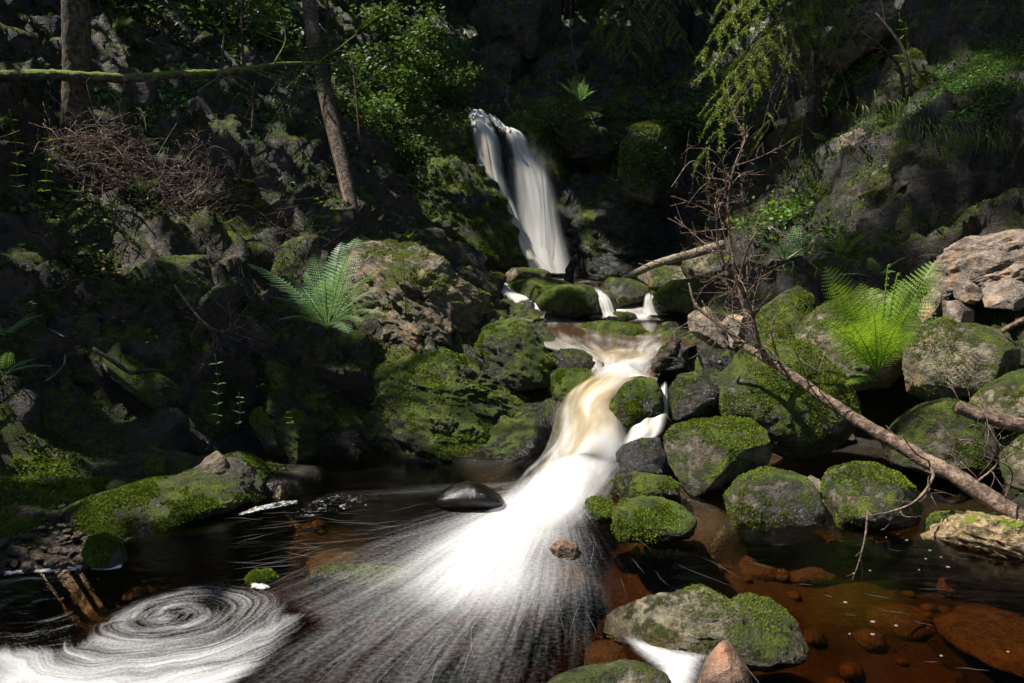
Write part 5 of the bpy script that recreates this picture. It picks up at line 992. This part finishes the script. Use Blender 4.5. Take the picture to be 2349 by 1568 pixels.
# the fallen dead spruce on the right
o, P = wood('fallen_dead_spruce','dead spruce fallen across the right boulders with bare upturned twigs','dead tree','deadwood',[at(2440,1230,3.35),at(2349,1192,3.5),at(2200,1098,3.75),at(2120,1055,3.9),at(2000,985,4.1),at(1900,920,4.3),at(1800,850,4.55),at(1710,795,4.8),at(1660,750,4.9),at(1600,705,5.0),at(1580,650,5.05)],[.05,.05,.047,.045,.04,.034,.03,.024,.016,.012,.006],seed=4,rough=.18,freq=16,n=110,seg=14)
b = np.array(o.location)
for i, (pl, r0, nt_, L, dp) in enumerate((([at(1770,835,4.6),at(1725,760,4.7),at(1690,640,4.8),at(1670,500,4.9),at(1680,400,4.9),at(1715,310,4.9)],.017,26,.5,2),([at(1745,810,4.65),at(1715,690,4.6),at(1655,590,4.6),at(1640,470,4.65)],.013,20,.45,2),([at(1735,800,4.7),at(1715,640,4.9),at(1715,520,5.0),at(1700,430,5.0)],.01,20,.4,2),
     ([at(1690,660,4.8),at(1720,560,4.6),at(1760,520,4.5),at(1820,560,4.4)],.008,9,.3,2),([at(1672,500,4.9),at(1640,420,4.7),at(1590,370,4.6),at(1540,430,4.5)],.007,7,.25,2),([at(1680,420,4.9),at(1640,350,4.8),at(1580,340,4.7)],.006,5,.25,1),
     ([at(1790,840,4.55),at(1770,760,4.4),at(1790,700,4.4)],.006,6,.2,1),([at(1860,895,4.4),at(1840,840,4.3),at(1810,780,4.25)],.005,5,.2,1),([at(1880,905,4.35),at(1880,850,4.2),at(1900,790,4.2)],.005,5,.18,1),([at(1700,780,4.8),at(1640,740,4.85),at(1610,690,4.9)],.01,5,.2,1),
     ([at(2125,1060,3.9),at(2140,1095,3.7),at(2100,1150,3.6),at(2040,1175,3.5),at(1980,1185,3.45)],.009,6,.22,2),([at(1990,1175,3.45),at(1985,1230,3.4),at(1970,1290,3.35),at(1955,1330,3.3)],.006,3,.1,1),([at(2130,1058,3.85),at(2100,1040,3.7),at(2070,1000,3.6)],.006,4,.2,1),
     ([at(2230,1115,3.7),at(2290,1060,3.6),at(2250,1020,3.5),at(2180,1005,3.45)],.007,8,.25,2),([at(2300,1160,3.6),at(2320,1080,3.5),at(2240,1040,3.4)],.006,7,.25,2))):
    Q = spline(np.array(pl)-b, 26); m = MB(); m.tube(Q, np.linspace(r0, r0*.35, 26), 7, rough=.2, freq=30)
    for q, a_, b_ in twigs(Q, nt_, L, 400+i, r0*.32, dp, .1, .4): m.tube(q, np.linspace(a_, max(b_, .0008), len(q)), 4)
    obj('branch', m.mesh('branch'), M['deadwood' if i < 3 else 'twig'], o)
tr = o.children[0].data; Va = np.array([v.co for v in tr.vertices]); Ta = np.array([p.vertices[:] for p in tr.polygons]); keep = Va[Ta].mean(1)[:, 0] > -.55
q = obj('moss', moss_mesh(Va, Ta[keep], 2500, .016, 6, .45), M['moss'], o); q['kind'] = 'stuff'
o, P = wood('broken_log','short broken log stub with thin dead twigs on the right bank','log','deadwood',[at(2195,932,4.2),at(2240,950,4.15),at(2300,968,4.1),at(2440,1000,4.0)],[.04,.042,.045,.05],seed=5,rough=.2,n=40)
add_twigs(o, twigs(spline(P, 20), 9, .4, 31, .004, 2, .3), 'twig')
# weathered log at the waterline
C, W, T, size = outline_rock([(2105,1228),(2125,1215),(2170,1190),(2230,1178),(2290,1190),(2350,1200),(2460,1215),(2460,1280),(2400,1300),(2320,1285),(2250,1270),(2190,1255),(2140,1245)], 3.5, .14, 160, 5, .05, 3, .7, 2.2, .3, .1, -.2)
tag(obj('weathered_log', mk('weathered_log', W, T), M['rotwood'], loc=C), 'pale weathered log with torn grain lying half in the water', 'log')
o, P = wood('dry_pole','pale dry log propped across the upper stream boulders','log','pole',[at(1432,640,9.9),at(1500,608,9.6),at(1580,585,9.3),at(1660,562,9.0)],[.05,.055,.06,.065],seed=6,rough=.08)
for a, b_, r_ in ((at(1465,605,9.3), at(1500,615,9.6), .012), (at(1480,598,9.2), at(1530,604,9.5), .01)): add_twigs(o, [(np.linspace(1, 0, 6)[:, None]*(a-b_)+b_-np.array(o.location), r_*.4, r_)], 'pole')
wood('stump','dark broken stump standing in the plunge pool','stump','dark_trunk',[at(1305,655,11),at(1306,630,11),at(1312,610,11),at(1316,594,11)],[.09,.075,.07,.04],seed=7,rough=.3,n=20)
o, P = wood('rotten_root','twisted rotten root lying on the wet rock at the cascade','root','bark2',[at(1500,850,6.0),at(1530,820,5.95),at(1550,790,5.95),at(1545,765,6.0)],[.05,.06,.05,.02],seed=8,rough=.4,freq=20)
add_twigs(o, twigs(spline(P, 14), 8, .25, 41, .006, 1, 0), 'twigd')
o, P = wood('wet_stick','bent black wet stick lying on the litter of the left bank','stick','bark2',[at(0,705,5.4),at(80,740,5.3),at(150,775,5.2)],[.012,.012,.006],seed=9); 
o, P = wood('wet_stick','crooked black stick below the pale angular block','stick','bark2',[at(215,800,5.3),at(260,830,5.2),at(300,855,5.15),at(340,850,5.1),at(370,850,5.1)],[.014,.016,.016,.014,.008],seed=10)
wood('bent_stick','pale bent stick hanging over the long narrow slab','stick','twig',[at(150,815,5.1),at(145,840,5.0),at(120,865,4.95),at(103,875,4.9)],[.007,.008,.008,.006],seed=11)
wood('shore_log','grey rotting log on the pebbles of the left shore','log','deadwood',[at(-60,1270,3.4),at(10,1225,3.55),at(65,1182,3.75)],[.05,.05,.045],seed=12,rough=.2)
wood('thin_stick','long thin stick lying over the litter of the left bank','stick','twigd',[at(0,655,5.9),at(120,668,5.8),at(180,640,6),at(280,620,6.2)],[.008,.009,.008,.004],seed=13)
wood('right_stick','brown stick beside the boulder with the fern shadow','stick','deadwood',[at(2300,760,5.2),at(2340,738,5.1),at(2400,715,5.0)],[.02,.022,.025],seed=14)
# heaps of dead twigs
def brush(label, pts, n, L, seed, mat, r=.004, arc=.25, name='brush_heap', cat='dead twigs'):
    rg = np.random.default_rng(seed); pts = np.array(pts); b = pts.mean(0); o = thing(name, label, cat, b); m = MB()
    for k in range(n):
        p = pts[rg.integers(len(pts))]-b+rg.normal(size=3)*(.16, .16, .12); d = unit(rg.normal(size=3)*(1, 1, .7)); l = L*rg.uniform(.4, 1.2); t = np.linspace(0, 1, 7)[:, None]
        Q = p+d*l*t+rg.normal(size=3)*arc*l*t*t; m.tube(Q, np.linspace(r, r*.35, 7), 3)
        for q, a_, b_ in twigs(Q, 4, l*.35, seed*100+k, r*.5, 1, 0, .3, .2): m.tube(q, np.linspace(a_, b_, len(q)), 3)
    c = obj('twigs', m.mesh('twigs'), M[mat], o); c['kind'] = 'stuff'; return o
brush('tangled heap of dead brown twigs at the foot of the upright trunk', [at(u, v, 7.6) for u, v in ((180,300),(220,310),(260,320),(200,350),(250,360),(300,340),(220,390),(170,340))], 230, .35, 51, 'twig', .0045)
brush('spread of dry pale twigs right of the brush heap', [at(u, v, 7.7) for u, v in ((330,400),(380,390),(420,410),(360,430),(300,420),(440,450),(480,440),(410,460))], 200, .4, 52, 'twig', .0045)
brush('dull dead twigs lying on the slope behind the fern clump', [at(u, v, 8) for u, v in ((520,380),(560,400),(600,430),(540,440),(490,470),(620,460),(580,500),(640,520))], 120, .4, 53, 'twigd', .004)
brush('litter of dry twigs between the sloping slab and the outcrop', [at(u, v, 7.2) for u, v in ((650,520),(680,560),(700,600),(670,640),(640,500),(690,680))], 110, .3, 54, 'twigd', .004)
o, P = wood('dead_spruce_spray','spray of fine dead spruce twigs hanging below the pale angular block','branch','twig',[at(400,655,6.3),at(440,710,6.0),at(480,750,5.7),at(520,760,5.5),at(590,735,5.4)],[.01,.009,.008,.006,.002],seed=15,rough=.1)
Q = spline(P, 24); add_twigs(o, twigs(Q, 18, .42, 61, .0035, 3, -.35, .35, .35), 'twig')
o, P = wood('arched_twig','arched dead twig curling up out of the dry twigs','branch','twig',[at(400,470,7.5),at(470,420,7.4),at(478,370,7.4),at(465,330,7.4),at(440,312,7.4)],[.012,.01,.008,.006,.003],seed=16,rough=.1)
add_twigs(o, twigs(spline(P, 20), 14, .3, 62, .003, 2, .1, .4, .3), 'twig')
for i, (a, m_, c, lb) in enumerate(((at(505,180,10.5),at(515,60,10.8),at(510,-100,11),'thin bare stem rising through the mossy fallen branch'),(at(560,170,11.4),at(555,60,11.5),at(560,-100,11.6),'thin dark stem behind the young maple'),(at(828,345,11.6),at(815,200,11.8),at(805,120,12),'thin dead snag in the thicket by the leaning trunk'),(at(580,300,9.4),at(575,200,9.5),at(510,170,9.6),'thin curved stem under the mossy fallen branch'),(at(1330,190,14.8),at(1310,90,15.2),at(1310,-60,15.4),'thin bare stem before the grey crag'),(at(2090,220,8.0),at(2075,120,8.1),at(2010,30,8.3),'dark curved stem over the moss-hung rock pillar'),(at(2075,225,8.0),at(2060,150,8.0),at(2000,90,8.0),'second dark curved stem over the moss-hung rock pillar'))):
    o, P = wood('bare_sapling', lb, 'sapling', 'twigd' if i < 5 else 'bark2', [a, m_, c], [.022, .018, .012], seed=70+i, n=24, seg=7); add_twigs(o, twigs(spline(P, 20), 8, .5, 500+i, .004, 1, .1), 'twigd')

# ------------------------------------------------------------------ loose litter and green cover
def scatter_on(poly_uvY, n, seed, jit=.12):
    """Random spots on the ground around a list of surveyed points."""
    rg = np.random.default_rng(seed); A = np.array([at(*p) for p in poly_uvY]); wts = rg.dirichlet(np.ones(len(A))*.6, n); p = wts@A+rg.normal(size=(n, 3))*jit
    p[:, 2] = ground(p[:, :2])+rg.uniform(.0, .18, n); return p
def cover(name, label, cat, pts, n, size, mat, seed, jit=.2, aspect=.6, zoff=0.):
    P = scatter_on(pts, n, seed, jit); P[:, 2] += zoff; o = obj(name, mk(name, *leaf_cloud(P, size, seed, aspect), False), M[mat]); o['kind'] = 'stuff'; tag(o, label, cat)
cover('leaf_litter','brown dead leaves strewn over the left bank','leaf litter',[(100,650,6.2),(300,610,7),(550,560,7.4),(250,430,8.2),(50,450,7.5),(600,420,9.5),(0,800,5.2),(450,480,8)],2600,.06,'dead',81,.4)
cover('leaf_litter','brown dead leaves down the dark upper left slope','leaf litter',[(300,100,11),(200,20,11.5),(420,130,12),(480,180,11),(350,60,12)],1300,.09,'dead',82,.4)
cover('ground_plants','small green herbs over the left bank','ground cover',[(50,450,7.2),(250,500,7.4),(350,480,7.6),(100,560,6.5),(0,600,6),(450,520,7.5)],2200,.07,'leaf',83,.35)
cover('ground_plants','dark herbs filling the gully below the leaning trunk','ground cover',[(620,420,9.6),(700,460,9.6),(760,420,10),(850,480,11),(680,350,10.8),(800,380,11.5)],5000,.08,'fernd',84,.45)
cover('green_cover','dense green cover hanging over the right cliff','ground cover',[(2100,130,8.6),(2349,100,8.7),(2349,240,7.8),(2150,260,7.9),(2240,180,8.2),(2280,290,7.5),(2200,70,9.4)],18000,.05,'leaf',85,.22,.35,.1)
cover('green_cover','mossy grass on the slanting rib above the dark hollow','ground cover',[(1900,150,10.2),(1960,80,10.2),(2050,0,10.3),(1880,200,10.2)],3000,.07,'grass',86,.2,.25,.3)
cover('green_cover','grassy moss below the dark hollow on the sunlit slope','ground cover',[(2050,290,8.3),(1980,370,8.6),(1850,440,8.9),(1800,520,9.2),(2080,330,8)],4500,.045,'grass',87,.18,.3,.15)
cover('ground_plants','dim herbs on the ledges right of the waterfall','ground cover',[(1350,250,14.8),(1500,280,14.6),(1600,250,14.8),(1650,350,13),(1600,420,12.6)],5000,.08,'leaf',88,.5)
cover('ground_plants','leafy undergrowth in the thicket left of the waterfall','ground cover',[(850,350,12.6),(950,260,14.6),(900,200,15),(1000,180,16.5),(870,440,12.2)],6000,.08,'leaf',89,.5,.6,.2)

cover('ground_plants','dark ferny undergrowth over the upper left slope','ground cover',[(20,250,8.4),(250,250,9.6),(400,300,9.6),(550,330,10),(450,150,12),(600,200,11.6),(350,380,8.6),(700,250,11.8)],9000,.09,'fernd',90,.5,.5,.05)
cover('ground_plants','dark shrubs under the wood at the top of the left slope','ground cover',[(0,50,11.4),(300,0,12.5),(600,0,14),(800,60,15),(500,100,13)],7000,.13,'needle',91,.7,.5,.2)
cover('ground_plants','dim growth over the cliff right of the waterfall','ground cover',[(1400,200,15.8),(1550,150,16.6),(1650,250,14.2),(1700,380,12),(1600,330,14),(1480,240,15.4),(1650,450,11.6)],8000,.1,'leaf',92,.6,.5,.1)
cover('ground_plants','mixed green growth down the sunlit right slope','ground cover',[(1700,520,10.3),(1800,450,9.5),(1900,400,9),(2000,310,8.8),(1850,560,8.6),(1780,600,8.6),(2000,580,7.6)],7000,.06,'leaf',93,.3,.5,.05)
cover('ground_plants','dark trailing plants over the top of the right cliff','ground cover',[(2100,300,8),(2200,320,7.5),(2349,260,7.6),(2300,180,8.3),(2050,230,8.6),(2150,140,9.2)],9000,.07,'fernd',94,.3,.4,.08)
# trailing moss and rootlets over the lips of the right slope
mb = MB()
for k in range(900):
    p = at(*[(2060,250,8.4),(2110,240,8.1),(2150,290,7.7),(2240,310,7.3),(2330,300,7.2),(1990,350,8.6),(1900,390,8.9)][k % 7])+rng.normal(size=3)*(.35, .12, .06); l = rng.uniform(.08, .35); n = 5; t = np.linspace(0, 1, n)[:, None]
    P = p+np.array((rng.normal()*.2, -.25, -1))*l*t+np.array((0, -.1, .25))*l*np.sin(t*3); sd = unit(rng.normal(size=3)*(1, 1, .1))*.006
    mb.add(np.vstack((P-sd*(1-t), P+sd*(1-t))), np.stack((np.arange(n-1), np.arange(1, n), np.arange(1, n)+n, np.arange(n-1)+n), 1))
o = obj('hanging_grass', mb.mesh('hanging_grass', False), M['grass']); o['kind'] = 'stuff'; tag(o, 'hanging grass and rootlets over the lip of the right cliff', 'grass')

# ------------------------------------------------------------------ the wood round the gorge, and spruces added to shade it
lit = [(178,150,8.2,.25),(176,40,8.2,.25),(178,250,8.2,.2),(800,470,9.2,.25),(775,360,9.5,.2),(250,178,8,.2),(450,170,8.5,.2),(330,410,7.7,.35),(250,330,7.6,.3),(580,380,9.5,.2),(700,400,10,.25),(870,300,13,.4),(900,120,13.8,.4),(450,960,5.2,.12),(330,870,5.3,.14),(150,1050,4.5,.2),(60,1100,4.2,.15),(420,600,6.8,.2),(200,790,5.3,.12),(60,600,6.1,.15),(250,520,7,.2),(120,400,7,.15),(30,300,7,.15),(540,960,4.8,.12),(480,780,5.7,.15),(300,640,6.6,.15),(1330,1000,4.9,.55),(1300,1180,4,.6),(1150,1250,3.7,.7),(1200,1210,3.9,.6),(1250,1130,4.3,.6),(1180,1310,3.4,.6),(1330,1090,4.6,.6),(1000,1330,3.3,.5),(1650,60,9,.8),(1640,160,9.1,.8),(1700,230,9,.8),(1640,320,9.3,.8),(1240,800,6.4,.4),(1330,830,6.5,.5),(1100,1400,2.9,.7),(1000,1500,2.6,.5),(1400,880,5.8,.6),(1400,770,7.6,.8),(1330,700,9.4,.8),(1300,650,11,.8),(1550,640,10,.7),
       (1640,1030,4.4,.6),(1780,900,5,.7),(1990,1100,4,.6),(1800,1130,4,.35),(2000,750,5,.6),(2200,800,5.2,.5),(1950,690,5.9,.5),(1800,720,6.4,.5),(2250,570,6.2,.5),(2300,680,5.8,.4),
       (1600,750,6.6,.5),(1500,1200,3.7,.4),(1600,1400,2.7,.5),(1650,1540,2.3,.3),(1400,1550,2.3,.3),(1900,1350,3.1,.6),(2200,1300,3.3,.6),(2050,1500,2.6,.5),(2250,1230,3.5,.4),(2280,880,4.7,.3),
       (1950,330,8.6,.4),(1850,430,8.9,.45),(1700,150,9,.5),(1650,280,9.2,.4),(1800,560,8.6,.4),(1690,600,4.8,.4),(1750,820,4.6,.3),
       (800,560,7.2,.6),(930,620,7,.6),(1050,700,6.8,.5),(1150,780,6.3,.35),(1000,950,5.4,.35),(1150,1000,5.2,.3),(1100,880,5.9,.25),(760,640,5.8,.3),(600,640,5.8,.18),(480,620,6.7,.22),(560,530,7.4,.22),(330,420,7.7,.3),(230,340,7.6,.2),
       (600,1110,4.2,.35),(450,1120,4.2,.25),(300,1180,3.9,.18),(650,970,4.9,.15),
       (300,1530,2.5,.3),(150,1250,3.4,.15),(650,1400,2.95,.25),(800,450,9.5,.2),(350,170,8.2,.15),(600,150,9,.15),(2200,150,8.4,.35),(2100,200,8.2,.2),
       (1120,400,13.2,.45),(1200,500,13,.5),(1220,350,13.4,.4),(1330,190,14.2,.2),(960,150,14.3,.4),(1480,290,12.8,.25),(1000,430,12.6,.3),(1080,600,11.3,.4),(1220,620,11.4,.4)]
LIT = np.array([(*at(u, v, Y), r+(.32 if r >= .3 else .16)) for u, v, Y, r in lit])
def sunlit(P):
    """Leaves grow everywhere except in the openings of the canopy through which the sun reaches the stream."""
    ok = np.ones(len(P), bool)
    for c in LIT:
        d = P-c[:3]; t = d@SUN; k = np.linalg.norm(d-t[:, None]*SUN, axis=1); ok &= ~((t > 1.) & (k < c[3]))
    return ok
def crown_pts(H0, H1, rad, n, seed, shape=1.):
    """Sprays arranged on drooping whorls of boughs."""
    rg = np.random.default_rng(seed); out = []; nb = n//26
    for k in range(nb):
        h = H0+(H1-H0)*rg.random()**1.15; s = (h-H0)/(H1-H0); r = rad*(1-s)**shape*rg.uniform(.7, 1.1)+.25; a = rg.uniform(0, 6.283); t = rg.uniform(.15, 1, 26)[:, None]
        out.append(np.array((0, 0, h))+np.array((math.cos(a), math.sin(a), 0))*r*t+np.array((0, 0, -1))*.35*r*t**2+rg.normal(size=(26, 3))*(.16, .16, .1)*(.5+r*.35))
    return np.vstack(out)
def tree(label, x, y, H, H0, rad, n, seed, size=.34, r=.16, cut=True, group=None, leafm='canopy', trunkm='dark_trunk'):
    z = gz(x, y)-.15; o = thing('spruce_tree', label, 'tree', (x, y, z), group); rg = np.random.default_rng(seed)
    P = np.c_[np.linspace(0, .03*H*rg.normal(), 14), np.linspace(0, .03*H*rg.normal(), 14), np.linspace(0, H, 14)]; m = MB(); m.tube(P, np.linspace(r, r*.2, 14), 10, rough=.12, freq=5); obj('trunk', m.mesh('trunk'), M[trunkm], o)
    Q = crown_pts(H0, H, rad, n, seed)
    if cut: Q = Q[sunlit(Q+np.array((x, y, z)))]
    if not cut and seed in CROWN: obj('crown', CROWN[seed], None, o); return o
    CROWN[seed] = mk('crown', *leaf_cloud(Q, size, seed, .5, .5), False); obj('crown', CROWN[seed], M[leafm], o); return o
CROWN = {}
SHADE_TREES = [(-8.3,6.6,10,5,3.8),(-9.5,10.5,26,6,4.4),(-6.8,11.5,26,7,4.2),(-7.8,4.95,9.5,4.5,3.2),(-7.2,9.2,27,14,4.4),(-11,6.5,12.5,5,3.8),(-5.2,14.5,25,7,4.2),(-8.5,14,26,6,4.2),(-3.2,17.5,16,5.5,3.2),(-6.5,18,18,5,3.6),(-10.5,2,16,5,3.6),
         (8.2,8.5,17,5,3.4),(9.5,11.5,17,5,3.4),(-6,-1.5,16,5,3.6),(6.5,-2,15,5.5,3.4),(-1.5,-6,17,4,3.8),(3,-7,17,4,3.8),(-5,-7,17,4,3.8),(6.8,13.5,17,6.5,3.2),(4.2,17.5,16,5.5,3.2),(10,5.5,16,5,3.4),(7.6,3.2,15,5.5,3.0),(1.6,20,17,4.5,3.2),(8.6,16.5,17,5,3.4)]  # added to shade the banks and block sky; crowns cut open over lit spots
for i, (x, y, H, H0, rad) in enumerate(SHADE_TREES):
    tree('tall dark spruce added over the gorge for shade, its crown cut open to the sun', x, y, H, H0, rad, 5600, 600+i, .36, .17, True, 'spruces added to shade the gorge')
for i in range(34):
    x = -17+i % 17*2.1+rng.uniform(-.7, .7); y = (23 if i < 17 else 27.5)+rng.uniform(-1.2, 1.2)
    if abs(x+2.55) < .55 and True: x += 1.3
    tree('dark spruce trunk of the wood behind the waterfall', x, y, 17, 2.6, 2.6, 2800, 700+i % 7, .4, .18, False, 'spruces of the wood behind the waterfall')
